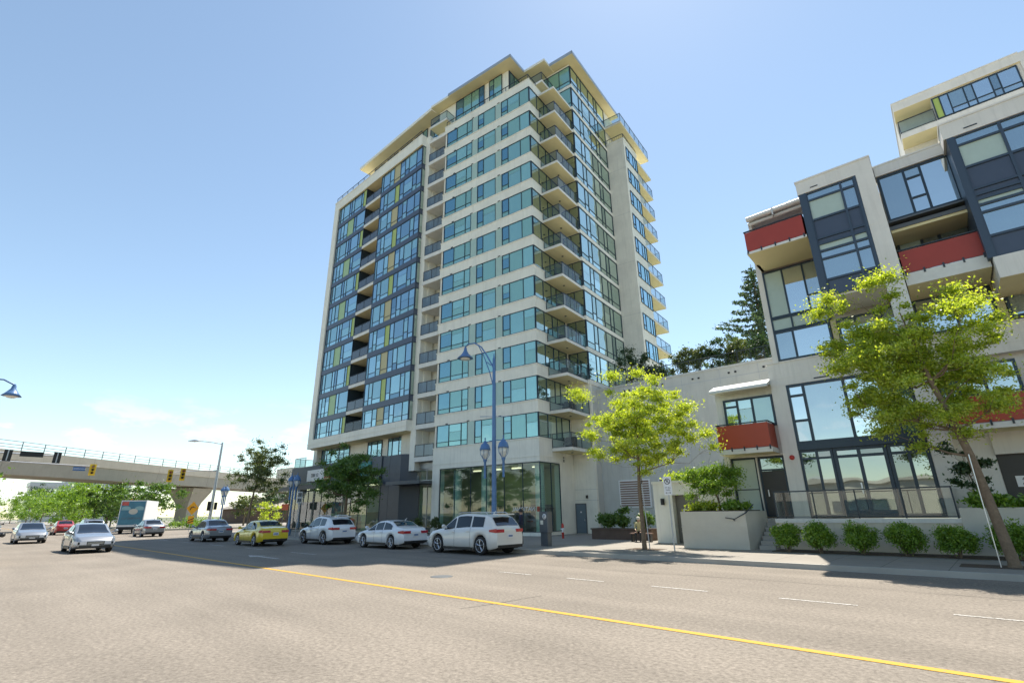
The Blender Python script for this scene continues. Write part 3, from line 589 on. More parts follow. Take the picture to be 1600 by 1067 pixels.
# steel service door in the blank wall, wall lamp
d = MB(T); d.box(.08, .88, 4.955, 4.999, .17, 2.27); dd = d.build('service_door', 'galvblue', tower)
d = MB(T); d.box(.01, .079, 4.94, 4.999, .16, 2.34); d.box(.881, .95, 4.94, 4.999, .16, 2.34); d.box(.08, .88, 4.94, 4.999, 2.271, 2.34); d.build('door_frame', 'galvdark', tower)
d = MB(T); d.box(.76, .82, 4.9, 4.954, 1.05, 1.2); d.build('handle', 'silver', dd)
d = MB(T); d.box(.42, .54, 4.948, 4.9545, 1.65, 1.75); d.build('notice', 'signwhite', dd)
d = MB(T); d.tube([(1.1, 4.98, 2.8), (1.1, 4.86, 2.8)], .035); d.tube([(1.1,4.86,2.7),(1.1,4.86,2.93)], .085, 10); d.build('wall_lamp', 'black', tower)
d = MB(T); d.box(.0, .02, 3.35, 3.55, 5.4, 5.8); d.build('wall_lamp', 'metal', tower)
# round patio furniture on some corner balconies
random.seed(7)
for k, kind in ((0,1),(1,1),(2,2),(3,0),(4,0),(5,1),(7,0),(9,0)):
    z = Fk(k)-.035; g = 'patio furniture on the corner balconies'
    t = thing('patio_chair', 'dark wicker chair standing on the corner balcony, %s floor of the balcony stack' % ['first','second','third','fourth','fifth','sixth','seventh','eighth','ninth','tenth'][k], 'chair', T.w((.75, 3.0, z)), R(20*k), g)
    b = MB(); b.box(-.27,.27,-.27,.27,.36,.44); b.build('seat', 'wicker', None).parent = t
    b = MB(); b.box(-.27,.27,.24,.31,.441,.92); b.build('backrest', 'wicker', None).parent = t
    for sx in (-.25,.25):
        for sy in (-.25,.25): b = MB(); b.tube([(sx,sy,0),(sx,sy,.36)], .02, 6); b.build('leg', 'wicker', None).parent = t
    if kind:
        t = thing('barbecue', 'covered barbecue on the corner balcony, %s floor of the balcony stack' % ['first','second','third','fourth','fifth','sixth'][k], 'barbecue', T.w((.5, 3.9, z)), R(10), g)
        b = MB(); b.box(-.4,.4,-.25,.25,.2,.8); b.tube([(-.4,0,.8),(.4,0,.8)], .25, 12); b.build('cover', 'black' if kind == 1 else 'concpale', None).parent = t
# ---------------------------------------------------------------- townhouse block on the right
H26 = Fr(0, 26, 2.6); H236 = Fr(0, 23.6, 2.6); H248 = Fr(0, 24.8, 2.6); H24 = Fr(0, 24.0, 2.6)
house = thing('townhouse_block', 'cream modern townhouse block with dark framed bays and red balcony fronts', 'building', (0, 26, .15))
D = house
b = MB(H26)
b.box(-6.62, 1.0, .35, 9, 8.4, 15.6); b.box(-6.9, 14, .40, 9, 1.35, 8.3); b.box(1.0, 14, .45, 9, 8.3, 15.6)          # main body
b.build('wall', 'cream', D)
# band over the tall ground storey, pillars
b = MB(H26); b.box(-6.95, 14, -.02, .4, 7.26, 8.36); b.box(-6.99, 14, -.06, .42, 8.36, 8.42); b.box(-6.98, 14, -.03, -.0201, 7.60, 7.63)
b.box(-6.95, -6.31, -.01, .45, 1.35, 7.26); b.box(-1.68, -1.10, -.01, .45, 1.35, 7.26); b.box(-1.10, -.95, .0, .4, 4.4, 7.26); b.box(-6.66, -6.41, 0.0, .5, 8.42, 15.5)
b.build('wall', 'cream', D)
# the vent slot, alarm bell
b = MB(H26); b.box(-5.1, -4.5, -.035, -.0305, 7.36, 7.42); b.build('vent', 'metal', D)
b = MB(H26.sub(-6.6, -.01)); b.lathe([(.0,-.08),(.09,-.08),(.11,-.03),(.11,0)], 0, 3.95, 14, axis='y'); b.build('alarm_bell', 'hydrant', D)
# two storey glazing over the terrace
window(H26, -6.31, -1.68, 4.52, 7.25, .1, D, vs=(-5.62,-4.03,-2.40), hs=[(-6.31,-5.62,6.72),(-6.31,-5.62,5.56)], glass='win_r', fw=.11, fd=.1)
b = MB(H26); b.box(-6.31, -1.68, -.02, .3, 4.24, 4.515); b.build('beam', 'frame', D)
window(H26, -6.31, -5.0, 1.4, 4.235, .16, D, vs=(-5.62,), hs=[(-6.31,-5.62,3.86),(-5.62,-5.0,3.86)], glass='win_g', fw=.1)
g = window(H26, -4.98, -3.07, 1.4, 4.235, .16, D, vs=(-4.05,), hs=[(-4.98,-3.07,3.86),(-4.98,-4.05,1.6),(-4.05,-3.07,1.6)], glass='win_g', fw=.13, name='terrace_door')
MB(H26).box(-4.22, -4.17, .0, .08, 2.3, 2.75).build('handle', 'silver', g)
window(H26, -3.05, -1.7, 1.4, 4.235, .16, D, vs=(-2.38,), hs=[(-3.05,-2.38,3.86),(-2.38,-1.7,3.86)], glass='win_g', fw=.12)
# entrance unit at the left with its red balcony
b = MB(H26); b.box(-9.72, -9.45, .3, 1.2, 1.35, 7.3); b.box(-9.449, -6.96, .31, 1.2, 4.12, 7.3); b.box(-8.26, -8.20, .31, 1.2, 1.35, 4.1); b.box(-9.72, -6.96, 1.3, 8, 1.35, 7.3); b.box(-9.72,-6.96,.29,1.3,7.301,7.62); b.build('wall', 'cream', D)
window(H26, -9.42, -8.28, 1.42, 4.1, .5, D, glass='pale', fw=.07, name='entry_panel')
d = window(H26, -8.18, -7.05, 1.42, 4.1, .5, D, hs=[(-8.18,-7.05,3.5)], glass='win_g', fw=.08, name='entry_door')
MB(H26).box(-8.10, -7.13, .42, .455, 1.47, 3.44).build('door_leaf', 'darkdoor', d)
MB(H26).box(-7.95, -7.90, .36, .415, 2.3, 2.6).build('handle', 'silver', d)
window(H26, -9.35, -7.02, 5.5, 7.0, .30, D, vs=(-8.68,-7.98), hs=[(-9.35,-8.68,6.62)], glass='win_s', fw=.1)
b = MB(H26); b.add([(-9.72,-.55,7.33),(-6.96,-.55,7.33),(-6.96,.3,7.45),(-9.72,.3,7.45),(-9.72,-.55,7.40),(-6.96,-.55,7.40),(-6.96,.3,7.75),(-9.72,.3,7.75)], [(0,3,2,1),(4,5,6,7),(0,1,5,4),(1,2,6,5),(3,0,4,7),(2,3,7,6)])
b.tube([(-9.7,-.5,7.3),(-6.98,-.5,7.3)], .07, 8); b.build('awning', 'awning', D)
H252 = Fr(0, 25.1, 2.6)
def red_balcony(fr, x0, x1, z0, z1, depth, matk, sl=.2, label=None):
    bo = MB(fr).box(x0-.02, x1+.05, -.04, depth, z0-sl, z0, 0, bot=1).build('balcony', ['slab','soffit'], D)
    q = MB(fr); q.box(x0, x1, -.02, .01, z0+.03, z1-.08); q.box(x0, x0+.03, .011, depth-.05, z0+.03, z1-.08); q.box(x1-.03, x1, .011, depth-.05, z0+.03, z1-.08); q.build('red_panel', matk, bo)
    q = MB(fr); q.box(x0-.03, x1+.03, -.045, .03, z1-.045, z1); q.box(x1-.03, x1+.03, .031, depth-.05, z1-.045, z1); q.box(x0-.03, x0+.03, .031, depth-.05, z1-.045, z1)
    n = max(2, round((x1-x0)/.55))
    for i in range(n+1): xx = x0+.04+(x1-x0-.08)*i/n; q.box(xx-.018, xx+.018, -.025, .0, z1-.08, z1-.046); q.box(xx-.03, xx+.03, -.06, -.045, z0-.1, z0+.1)
    q.build('handrail', 'metal', bo); return bo
red_balcony(H252, -9.43, -7.12, 4.42, 5.62, 1.3, 'rust', .22)
# upper left: corner glazing, big balcony
window(H26, -6.40, -3.95, 10.62, 13.12, .05, D, vs=(-5.52,-4.62), hs=[(-4.62,-3.95,11.4)], glass='win_r', fw=.08, panels=[(-6.40,-5.52,'palegreen')])
window(H26, -6.40, -3.95, 9.93, 10.60, .05, D, vs=(-5.5,-4.58), glass='palegreen', fw=.07)
window(H26, -6.40, -4.02, 8.44, 9.91, .05, D, vs=(-5.57,), glass='win_r', fw=.09)
MB(H26).box(-3.98, -3.76, .0, .3, 8.42, 9.95).build('yellow_strip', 'tan', D); MB(H26).box(1.52, 1.76, .0, .3, 8.42, 10.1).build('yellow_strip', 'tan', D)
window(H26, -3.74, -2.2, 8.5, 9.95, .12, D, vs=(-3.05,), hs=[(-3.74,-3.05,8.75)], glass='win_r', fw=.1)
window(H26, -2.1, 1.50, 8.46, 10.05, .12, D, vs=(-.9,.3), glass='win_r', fw=.09)
window(H26, 1.80, 4.6, 8.55, 10.05, .12, D, vs=(2.5,3.4), glass='win_r', fw=.1)
red_balcony(H236, -6.25, -3.78, 13.32, 14.42, 2.4, 'red', .12)
window(H26, -6.3, -3.7, 13.4, 15.3, .1, D, vs=(-5.5,-4.6), glass='win_r', fw=.08)
b = MB(H248); b.box(-6.3, -3.75, -.1, 1.2, 15.62, 15.78); b.tube([(-6.3,-.25,15.55),(-3.8,-.25,15.62)], .13, 10); b.tube([(-6.3,-.05,15.35),(-3.8,-.05,15.42)], .10, 10); b.box(-5.1,-5.04,-.4,.2,15.3,15.7); b.build('awning', 'awning', D)
b = MB(H248); b.box(-6.36, -6.2, .2, 1.3, 13.2, 15.6); b.build('wall', 'cream', D)
# projecting bay between balcony and the cream column
b = MB(H236); b.box(-3.74, -.88, 0, 2.6, 15.35, 15.98); b.box(-3.77, -.86, -.03, 2.6, 15.98, 16.06); b.box(-1.49, -.88, .0, 2.6, 8.4, 15.35); b.box(-3.62, -1.5, .12, 2.4, 10.2, 15.35); b.box(-1.495,-.875,-.006,0,12.85,12.87)
b.build('bay_wall', 'cream', D)
b = MB(H236); b.box(-3.70, -3.42, -.0, 2.4, 10.25, 15.34); b.box(-1.6, -1.5, 0, .119, 10.25, 15.34); b.build('bay_frame', 'frameblue', D)
def baywin(fr, x0, xm, x1, zs, mats, mats2):
    """column of stacked lights; zs descending, one material per light"""
    for (a, c, mm) in ((x0, xm, mats), (xm, x1, mats2)):
        for i in range(len(zs)-1):
            k = mm[i]
            window(fr, a, c, zs[i+1], zs[i], .115, D, glass=k, frame='frameblue', fw=.045, fd=.08, name='bay_light')
baywin(H236, -3.42, -2.10, -1.60, [15.32,14.93,13.92,12.98,12.70,12.36,11.98,11.0,10.28], ['win_r','palegreen','spandrel','spandrel','palegreen','win_r','win_r','spandrel'], ['win_r','win_r','spandrel','spandrel','palegreen','win_r','win_r','spandrel'])
b = MB(H236); b.box(-3.2, -2.9, -.012, -.001, 15.5, 15.55); b.build('vent', 'metal', D)
# recessed middle bay
b = MB(H248); b.box(-.90, 1.62, -.02, 1.6, 15.58, 16.05); b.box(-.92, 1.64, -.05, 1.6, 16.05, 16.12); b.box(-.90, 1.6, .15, 1.6, 13.2, 15.58); b.build('bay_wall', 'cream', D)
window(H248, -.88, 1.58, 13.34, 15.56, .12, D, vs=(0.04,.59), hs=[(0.04,.59,15.05),(0.04,.59,14.1)], glass='win_r', fw=.09)
b = MB(H248); b.box(-.95, 1.6, -.45, .1, 13.05, 13.12); b.box(-.95, 1.6, -.25, 1.5, 12.78, 12.95, bot=0); b.build('sun_shade', 'galvdark', D)
MB(H248).box(-.9, 1.6, -.2, 1.5, 12.66, 12.779).build('soffit', 'soffit', D)
window(H26, -.9, 1.55, 10.6, 13.1, .1, D, vs=(-.04,.55), hs=[(-.04,.55,12.9),(.55,1.55,13.0)], glass='win_r', fw=.1, panels=[(-.9,-.04,'palegreen')])
red_balcony(H24, -.84, 1.58, 10.52, 11.58, 2.1, 'red', .5)
# right projecting bay
b = MB(H236); b.box(1.50, 9, 0, 2.6, 15.5, 16.17); b.box(1.47, 9, -.03, 2.6, 16.17, 16.25); b.box(1.62, 9, .13, 2.4, 10.25, 15.5); b.box(1.70, 12, -.02, 2.6, 9.4, 10.22, 0, bot=1); b.build('bay_wall', ['cream','soffit'], D)
b = MB(H236); b.box(1.58, 1.80, -.0, 2.4, 10.23, 15.49); b.build('bay_frame', 'frameblue', D)
zs = [15.48,15.07,14.06,13.08,12.82,12.62,12.38,12.06,11.08,10.24]
baywin(H236, 1.80, 3.10, 4.4, zs, ['win_r','palegreen','spandrel','spandrel','spandrel','palegreen','win_r','win_r','spandrel'], ['win_r','win_r','spandrel','spandrel','palegreen','win_r','win_r','win_r','spandrel'])
b = MB(H236); b.box(2.15, 2.55, -.012, -.001, 15.66, 15.71); b.build('vent', 'metal', D)
# right hand unit: balcony, dark door
window(H26, -.92, 1.5, 5.5, 7.0, .1, D, vs=(-.3,.5), hs=[(-.92,-.3,6.6)], glass='win_r', fw=.1)
red_balcony(Fr(0,24.6,2.6), -.88, 2.6, 4.55, 5.62, 1.4, 'rust', .2)
b = MB(H26); b.box(-1.10, -.95, .0, .4, 1.35, 4.4); b.box(-.95, .15, .2, .4, 1.35, 4.4); b.box(.15, 3, .05, .5, 3.56, 4.4); b.build('wall', 'cream', D)
MB(H26).box(.17, 3, .3, .35, 1.35, 3.55).build('garage_door', 'darkdoor', D)
sn = MB(H26).box(.50, .95, .27, .299, 2.4, 2.78).build('door_sign', 'signwhite', D)
textmesh('4', .16, 'lettering', 'black', H26, .7, 2.66, .265, sn, ext=.004); textmesh('O', .14, 'lettering', 'black', H26, .7, 2.49, .265, sn, ext=.004)
# terrace, its wall and glass rail
b = MB(Fr(0, 24.6, 2.6)); b.box(-7.25, 12, -.25, 1.45, .15, 1.33); b.build('terrace', 'terrace', D); b = MB(Fr(0, 24.6, 2.6)); b.box(-7.27, 12, -.28, -.2501, 1.20, 1.36); b.build('coping', 'cream', D)
railing(Fr(0, 24.6, 2.6), [((-7.2,1.3),(-7.2,-.12)),((-7.2,-.12),(-1.32,-.12)),((-1.32,-.12),(-1.32,1.3))], 1.36, 1.10, D, post=1.45, name='terrace_railing', glass='railclear')
# rear block rising behind
rear = thing('apartment_block', 'flat roofed upper block with lime panel rising behind the townhouses', 'building', (2, 44, 0))
H40 = Fr(0, 40, 2.6)
b = MB(H40); b.box(2.62, 14, .12, 12, 8, 28.6); b.box(.56, 9, 1.5, 12, 8, 28.6); b.build('wall', 'cream', rear)
b = MB(H40); b.box(.56, 7.15, -.02, 12, 28.60, 29.25, 0, bot=1); b.box(.52, 7.19, -.06, 12, 29.25, 29.33); b.box(7.15, 7.6, -.02, 12, 20, 29.25); b.build('roof', ['cream','soffit'], rear)
for z in (26.45, 23.6):
    bo = MB(H40).box(.56, 7.1, -.02, 1.5, z-.2, z+.2, 0, bot=1).build('balcony', ['cream','soffit'], rear)
    railing(H40, [((.62,1.4),(.62,.02)),((.62,.02),(2.55,.02))], z+.25, 1.0, bo)
window(H40, 2.64, 6.95, 26.75, 28.5, .1, rear, vs=(3.05,3.5,4.3,4.74,5.6,6.0), hs=[(3.5,4.3,27.2),(4.3,4.74,27.2),(4.74,5.6,27.2),(5.6,6.0,27.3),(6.0,6.95,27.2)], glass='win_r', fw=.07, panels=[(2.64,3.05,'lime')])
window(H40, 2.64, 6.95, 23.9, 26.15, .1, rear, vs=(3.5,4.3,5.2,6.0), glass='win_r', fw=.07, panels=[(5.2,6.0,'lime')])
# ---------------------------------------------------------------- podium wall between tower and townhouses
pod = thing('parking_podium', 'long grey parking podium wall with planted roof terrace between tower and townhouses', 'building', (-14, 36, .15))
H36 = Fr(0, 36, 2.6)
b = MB(H36); b.box(-23.9, -6.5, 0, 14, .15, 11.25); b.box(-23.9, -6.5, -.06, .3, 11.25, 11.4); b.build('wall', 'grey_wall', pod)
b = MB(H36); b.box(-23.9, -6.5, -.006, 0, 10.55, 10.59); [b.box(x, x+.03, -.006, 0, 4.5, 11.2) for x in (-22,-18.4,-15.6,-12.8,-10.2)]; b.build('wall_joint', 'galv', pod)
b = MB(H36)
for x in (-20.4,-17.6,-14.8,-12.2,-9.9): b.box(x, x+.14, -.04, -.001, 10.8, 10.92); b.box(x+.45, x+.59, -.04, -.001, 10.8, 10.92)
b.build('drain_outlet', 'black', pod)
for x in (-21.45, -18.2):
    lo = MB(H36).box(x, x+2.6, -.1, -.001, 1.95, 3.98).build('louvre_vent', 'signwhite', pod)
    b = MB(H36); [b.box(x+.12, x+2.48, -.13, -.101, 2.08+.17*i, 2.17+.17*i) for i in range(11)]; b.build('blades', 'wood', lo)
railing(H36, [((-19.5,.5),(-8,.5))], 11.3, 1.15, pod, glass='bars', post=.9, name='terrace_railing')
# service pier and gate beside the low planter
gate = thing('gate_wall', 'pale pier with grey service door and wall lamp beside the big planter', 'wall', (-12.5, 25.9, .15))
b = MB(); b.box(-13.75, -12.7, 25.85, 26.5, .15, 3.1); b.box(-11.3, -9.7, 25.85, 26.5, .15, 3.1); b.box(-12.7, -11.3, 25.86, 26.5, 2.5, 3.1); b.box(-13.8, -9.7, 25.8, 31, 3.1, 3.22); b.box(-13.75,-13.6,26.5,31,.15,3.1); b.build('wall', 'white', gate)
MB().box(-12.69, -11.31, 26.2, 26.25, .16, 2.49).build('service_door', 'greydoor', gate)
MB().box(-12.3, -12.1, 26.17, 26.199, 1.6, 1.8).build('notice', 'signwhite', gate)
b = MB(); b.tube([(-13.2,25.84,2.2),(-13.2,25.74,2.2)], .04); b.tube([(-13.2,25.73,2.02),(-13.2,25.73,2.34)], .1, 10); b.build('wall_lamp', 'black', gate)
pl = thing('concrete_planter', 'pale concrete planter box holding the small leafy tree by the steps', 'planter', (-9.6, 23.4, .15))
b = MB(); b.prism([(-10.95,22.95),(-8.15,23.15),(-7.9,25.1),(-10.95,25.1)], .15, 1.68); b.prism([(-10.97,22.93),(-8.13,23.13),(-8.135,23.149),(-10.96,22.9499)], 1.02, 1.045); b.prism([(-10.97,22.93),(-8.13,23.13),(-8.135,23.149),(-10.96,22.9499)], .82, .845); b.build('wall', 'concpale', pl)
b = MB(); b.prism([(-10.8,23.1),(-8.3,23.28),(-8.1,24.95),(-10.8,24.95)], 1.681, 1.72); b.build('soil', 'soil', pl)
b = MB(); b.tube([(-8.95,23.0,1.42),(-8.55,22.95,1.36),(-8.1,23.15,1.62),(-7.95,23.7,1.95)], .022, 6); b.tube([(-8.6,23.08,1.3),(-8.6,22.96,1.34)], .02, 6); tag(b.build('handrail', 'metal'), 'bent black handrail fixed to the planter corner beside the steps', 'handrail')
b = MB(); b.tube([(-9.9,25.0,1.7),(-9.9,25.0,2.6),(-8.0,25.0,2.6),(-7.95,25.0,1.5)], .028, 6); b.tube([(-9.0,25.0,1.7),(-9.0,25,2.6)], .02, 6); tag(b.build('handrail', 'metal'), 'dark guard rail on top of the planter in front of the entry panel', 'handrail')
st = MB()
for i in range(7): st.box(-7.9+.0, -7.26, 23.5+.28*i, 25.6, .15+.17*i, .15+.17*(i+1)-.002)
st.box(-9.7, -7.2, 25.1, 26.4, .15, 1.345)
tag(st.build('entry_steps', 'conc', bevel=.012), 'grey concrete steps between the planter and the shrub bed', 'steps')
# low brick planter by the louvres, second planter on the right
lp = tag(MB().box(-18.9, -14.9, 27.3, 28.2, .15, .70).box(-18.95, -14.85, 27.25, 28.25, .701, .77).build('low_planter', 'brick'), 'low brown planter wall with dark bushes under the louvres', 'planter')
b = MB(Fr(0,24.3,2.6)); b.box(-1.24, 1.4, 0, 1.2, .15, 1.70); tag(b.build('concrete_planter', 'concpale'), 'pale planter behind the right street tree beside the dark door', 'planter')
M_ = 0
# ---------------------------------------------------------------- vehicles
def part(b, name, mk, t, bevel=0):
    o = b.build(name, mk, None, bevel); o.parent = t; return o
def lerp(pts, x):
    if x <= pts[0][0]: return pts[0][1]
    for (a, p), (c, q) in zip(pts, pts[1:]):
        if x <= c:
            t = (x-a)/(c-a); t = t*t*(3-2*t)*.35+t*.65; return p+(q-p)*t
    return pts[-1][1]
def paint(name, c, metal=.0, rough=.28):
    m = plain(name, c, rough, metal=metal, var=.02, coat=1.0); return m
def car(name, label, cat, paintm, L, Wd, Hh, kind, group=None, rim=.33, spokes=5, dark_cladding=False):
    """x forward, y left; dense lofted body with open wheel arches, glass and trim as parts"""
    t = thing(name, label, cat, group=group); h = L/2; w = Wd/2
    wf, wr = h-.93, -h+.95 if kind != 'sedan' else -h+1.02
    if kind == 'suv':
        roof = [(-h,.98),(-h+.10,1.16),(-h+.52,Hh-.17),(-h+.80,Hh-.06),(-.35,Hh),(.05,Hh-.02),(.35,Hh-.10),(h-1.22,1.12),(h-1.05,1.06),(h-.35,.94),(h-.06,.76),(h,.6)]
        sh = [(-h,.94),(-h+.2,1.13),(-.6,1.10),(.3,1.05),(h-1.5,1.0),(h-.4,.88),(h,.56)]
        win = [(-h+.78,-.86),(-.76,.20),(.30,h-1.36)]; ws = (.36, h-1.26); rw = (-h+.14,-h+.48)
    elif kind == 'cross':
        roof = [(-h,.92),(-h+.12,1.10),(-h+.58,Hh-.20),(-h+.95,Hh-.07),(-.3,Hh),(.05,Hh-.03),(.35,Hh-.11),(h-1.20,1.06),(h-1.05,1.0),(h-.35,.88),(h-.06,.70),(h,.58)]
        sh = [(-h,.88),(-h+.25,1.10),(-.6,1.06),(.2,1.0),(h-1.4,.95),(h-.4,.82),(h,.54)]
        win = [(-h+.95,-.66),(-.56,.30),(.36,h-1.36)]; ws = (.34, h-1.24); rw = (-h+.18,-h+.54)
    else:
        roof = [(-h,.80),(-h+.05,1.0),(-h+.50,1.08),(-h+.72,1.10),(-h+1.35,Hh-.06),(-.45,Hh),(.05,Hh-.04),(h-1.18,.96),(h-1.0,.91),(h-.35,.80),(h-.06,.64),(h,.52)]
        sh = [(-h,.78),(-h+.2,.97),(0,.92),(h-1.3,.88),(h-.4,.74),(h,.48)]
        win = [(-h+1.02,-.55),(-.47,.22),(.30,h-1.32)]; ws = (.16, h-1.22); rw = (-h+.80,-h+1.30)
    ra = rim+.055
    def half(x):
        e = max(0, (abs(x)-(h-.55))/.55); return w*(1-.16*e**2.2)
    def sect(x):
        wv = half(x); zr = lerp(roof, x); zs = min(lerp(sh, x), zr-.015); zb = .22+.10*max(0, (abs(x)-h+.4)/.4)
        for wc in (wf, wr):
            d = abs(x-wc)
            if d < ra: zb = max(zb, rim+math.sqrt(ra*ra-d*d)-.0)
        gh = zr-zs; wg = wv-.075; wt = wg-.36*gh*.75
        pts = [(0, zb), (wv-.10, zb), (wv-.015, zb+.03), (wv, zb+.4*(zs-zb)), (wv-.008, zb+.78*(zs-zb)), (wv-.045, zs-.012), (wg, zs+.01)]
        pts += [(wg+(wt-wg)*f, zs+.01+(gh-.07)*f) for f in (.33,.66,1.0)] if gh > .09 else [(wg-.02*i, zs+.01+(gh-.01)*.3*i) for i in (1,2,3)]
        k = min(.10, gh*.5); pts += [(pts[-1][0]-.5*k, zr-.012 if gh > .09 else zr), (pts[-1][0]-.9*k-.04, zr), (0, zr+.025)]
        return pts
    xs = sorted(set([-h+L*i/64 for i in range(65)]+[wc+s*ra for wc in (wf,wr) for s in (-1,-.9,-.7,.7,.9,1)]))
    b = MB(); vs = []; n = 13
    for x in xs:
        p = sect(x); vs += [(x, y, z) for y, z in p]+[(x, -y, z) for y, z in p[-2:0:-1]]
    nn = 2*n-2; fs = []; dk = []
    for i in range(len(xs)-1):
        for k in range(nn):
            f = (i*nn+k, i*nn+(k+1)%nn, (i+1)*nn+(k+1)%nn, (i+1)*nn+k)
            (dk if k in (0, nn-1) else fs).append(f)
    b.add(vs, fs, 0, True); b.add(vs, dk, 1)
    b.add(vs, [tuple(range(nn)), tuple(range((len(xs)-1)*nn, len(xs)*nn))[::-1]], 0)
    body = part(b, 'body', [paintm, 'black'], t)
    def off(x, f, side, o=.008):
        p = sect(x); a, c = p[6], p[9]; return (x, side*(a[0]+(c[0]-a[0])*f+o), a[1]+(c[1]-a[1])*f)
    for side in (1, -1):       # side windows
        for a, c in win:
            g = MB(); q = []; m_ = 14
            for i in range(m_+1):
                x = a+(c-a)*i/m_; q += [off(x, .06, side), off(x, .5, side, .010), off(x, .93, side)]
            g.add(q, [(3*i+j, 3*i+j+1, 3*i+4+j, 3*i+3+j) for i in range(m_) for j in (0,1)], 0, True)
            part(g, 'side_window', 'carglass', t)
        g = MB(); q = []          # dark trim line under the glass and seams
        g2 = MB()
        for i in range(24):
            x = win[0][0]-.05+(win[-1][1]+.1-win[0][0])*i/23; q += [off(x, -.05, side, .004), off(x, .03, side, .006)]
        g.add(q, [(2*i, 2*i+1, 2*i+3, 2*i+2) for i in range(23)]); part(g, 'window_trim', 'chrome' if kind != 'sedan' else 'black', t)
        for x in (win[0][1]+.05, win[1][1]+.05):
            p = sect(x); q = [(x+d, side*(y+.004), z) for y, z in p[2:7] for d in (-.006, .006)]
            g2.add(q, [(2*i, 2*i+1, 2*i+3, 2*i+2) for i in range(4)])
        part(g2, 'door_seam', 'black', t)
        for x in (win[1][0]+.10, win[2][0]-.02+.05):
            p = sect(x); y = p[4][0]; z = p[4][1]+.06
            part(MB().box(x-.1, x+.1, min(side*(y-.01), side*(y+.03)), max(side*(y-.01), side*(y+.03)), z-.018, z+.018), 'door_handle', paintm, t)
        # mirror
        x = win[-1][1]-.18; y = half(x)-.06; z = lerp(sh, x)+.10
        g = MB(); g.tube([(x, side*y, z), (x+.02, side*(y+.14), z+.03)], [.05, .05], 6); g.tube([(x-.09, side*(y+.2), z+.06), (x+.0, side*(y+.2), z+.06), (x+.07, side*(y+.19), z+.06)], [.085, .10, .05], 8)
        part(g, 'mirror', paintm if kind != 'cross' else 'black', t)
        # sill
        g = MB(); g.box(wr+ra+.02, wf-ra-.02, side*w-.03 if side > 0 else side*w-.012, side*w+.012 if side > 0 else side*w+.03, .20, .31); part(g, 'sill', 'black', t)
        # lamps
        zt = lerp(sh, -h+.2); 
        g = MB(); q = []
        for i in range(7):
            x = -h+.02+.34*i/6; p = sect(x); hh = .085*(1-.55*i/6)
            y = half(x)-.005; q += [(x, side*(y+.012), zt-.13-hh), (x, side*(y+.012), zt-.13+hh)]
        g.add(q, [(2*i, 2*i+1, 2*i+3, 2*i+2) for i in range(6)]); yy = half(-h)
        g.box(-h-.022, -h+.03, min(side*(yy+.01), side*(yy-.42)), max(side*(yy+.01), side*(yy-.42)), zt-.20, zt-.07)
        part(g, 'tail_light', 'redlens', t)
        zt = lerp(sh, h-.25)-.10; g = MB(); yy = half(h-.03)
        q = []
        for i in range(7):
            x = h-.02-.36*i/6; y = half(x); q += [(x, side*(y+.01), zt-.09+.05*i/6), (x, side*(y+.008), zt+.04+.03*i/6)]
        g.add(q, [(2*i, 2*i+1, 2*i+3, 2*i+2) for i in range(6)])
        g.box(h-.10, h+.02, min(side*(yy), side*(yy-.40)), max(side*yy, side*(yy-.40)), zt-.13, zt+.03, 0, front=0)
        g.box(h+.0201, h+.026, min(side*(yy-.03), side*(yy-.12)), max(side*(yy-.03), side*(yy-.12)), zt-.11, zt+.01, 1); g.box(h-.1, h+.022, min(side*(yy-.02), side*(yy-.38)), max(side*(yy-.02), side*(yy-.38)), zt-.155, zt-.131, 1)
        part(g, 'headlight', ['lens','black'], t)
    for nm, (a, c) in (('windscreen', ws), ('rear_window', rw)):
        g = MB(); q = []; m_ = 8; cc = 9
        for i in range(m_+1):
            x = a+(c-a)*i/m_; p = sect(x); ym = p[11][0]*.98+.0; nx = .006 if nm == 'windscreen' else -.012
            for j in range(cc):
                y = ym*(-1+2*j/(cc-1)); z = p[11][1]+(p[12][1]-p[11][1])*(1-abs(y/ym)); q.append((x+nx, y, z+.012))
        g.add(q, [(cc*i+j, cc*i+j+1, cc*i+cc+j+1, cc*i+cc+j) for i in range(m_) for j in range(cc-1)], 0, True); part(g, nm, 'carglass', t)
    # bumpers, grille, plates
    g = MB(); g.box(-h-.03, -h+.12, -w*.80, w*.80, .30, .42); part(g, 'bumper', 'black', t, .02)
    g = MB(); g.box(h-.10, h+.02, -w*.74, w*.74, .24, .38); part(g, 'bumper', 'black', t, .02)
    g = MB(); g.box(h-.06, h+.018, -w*.42, w*.42, .40, .58); [g.box(h+.018, h+.024, -w*.38, w*.38, .44+.03*i, .45+.03*i, 1) for i in range(4)]; part(g, 'grille', ['black','chrome'], t)
    zp = .78 if kind != 'sedan' else .70
    pl_ = part(MB().box(-h-.035, -h-.0, -.16, .16, zp-.08, zp+.08), 'number_plate', 'plate', t)
    part(MB().box(-h-.038, -h-.0351, -.13, .13, zp-.03, zp+.03), 'plate_mark', 'signblue', pl_)
    part(MB().box(h+.019, h+.03, -.16, .16, .36, .44), 'number_plate', 'plate', t)
    if kind != 'sedan':
        for s_ in (1, -1):
            g = MB(); p = sect(-.2); g.tube([(-h+.75, s_*(p[10][0]-.02), Hh-.03), (-h+.9, s_*(p[10][0]-.02), Hh+.045), (.1, s_*(p[10][0]-.02), Hh+.045), (.3, s_*(p[10][0]-.02), Hh-.02)], .018, 6); part(g, 'roof_rail', 'silver', t)
        g = MB(); g.box(-h+.22, -h+.55, -w*.55, w*.55, Hh-.075, Hh-.02); part(g, 'spoiler', paintm, t, .015)
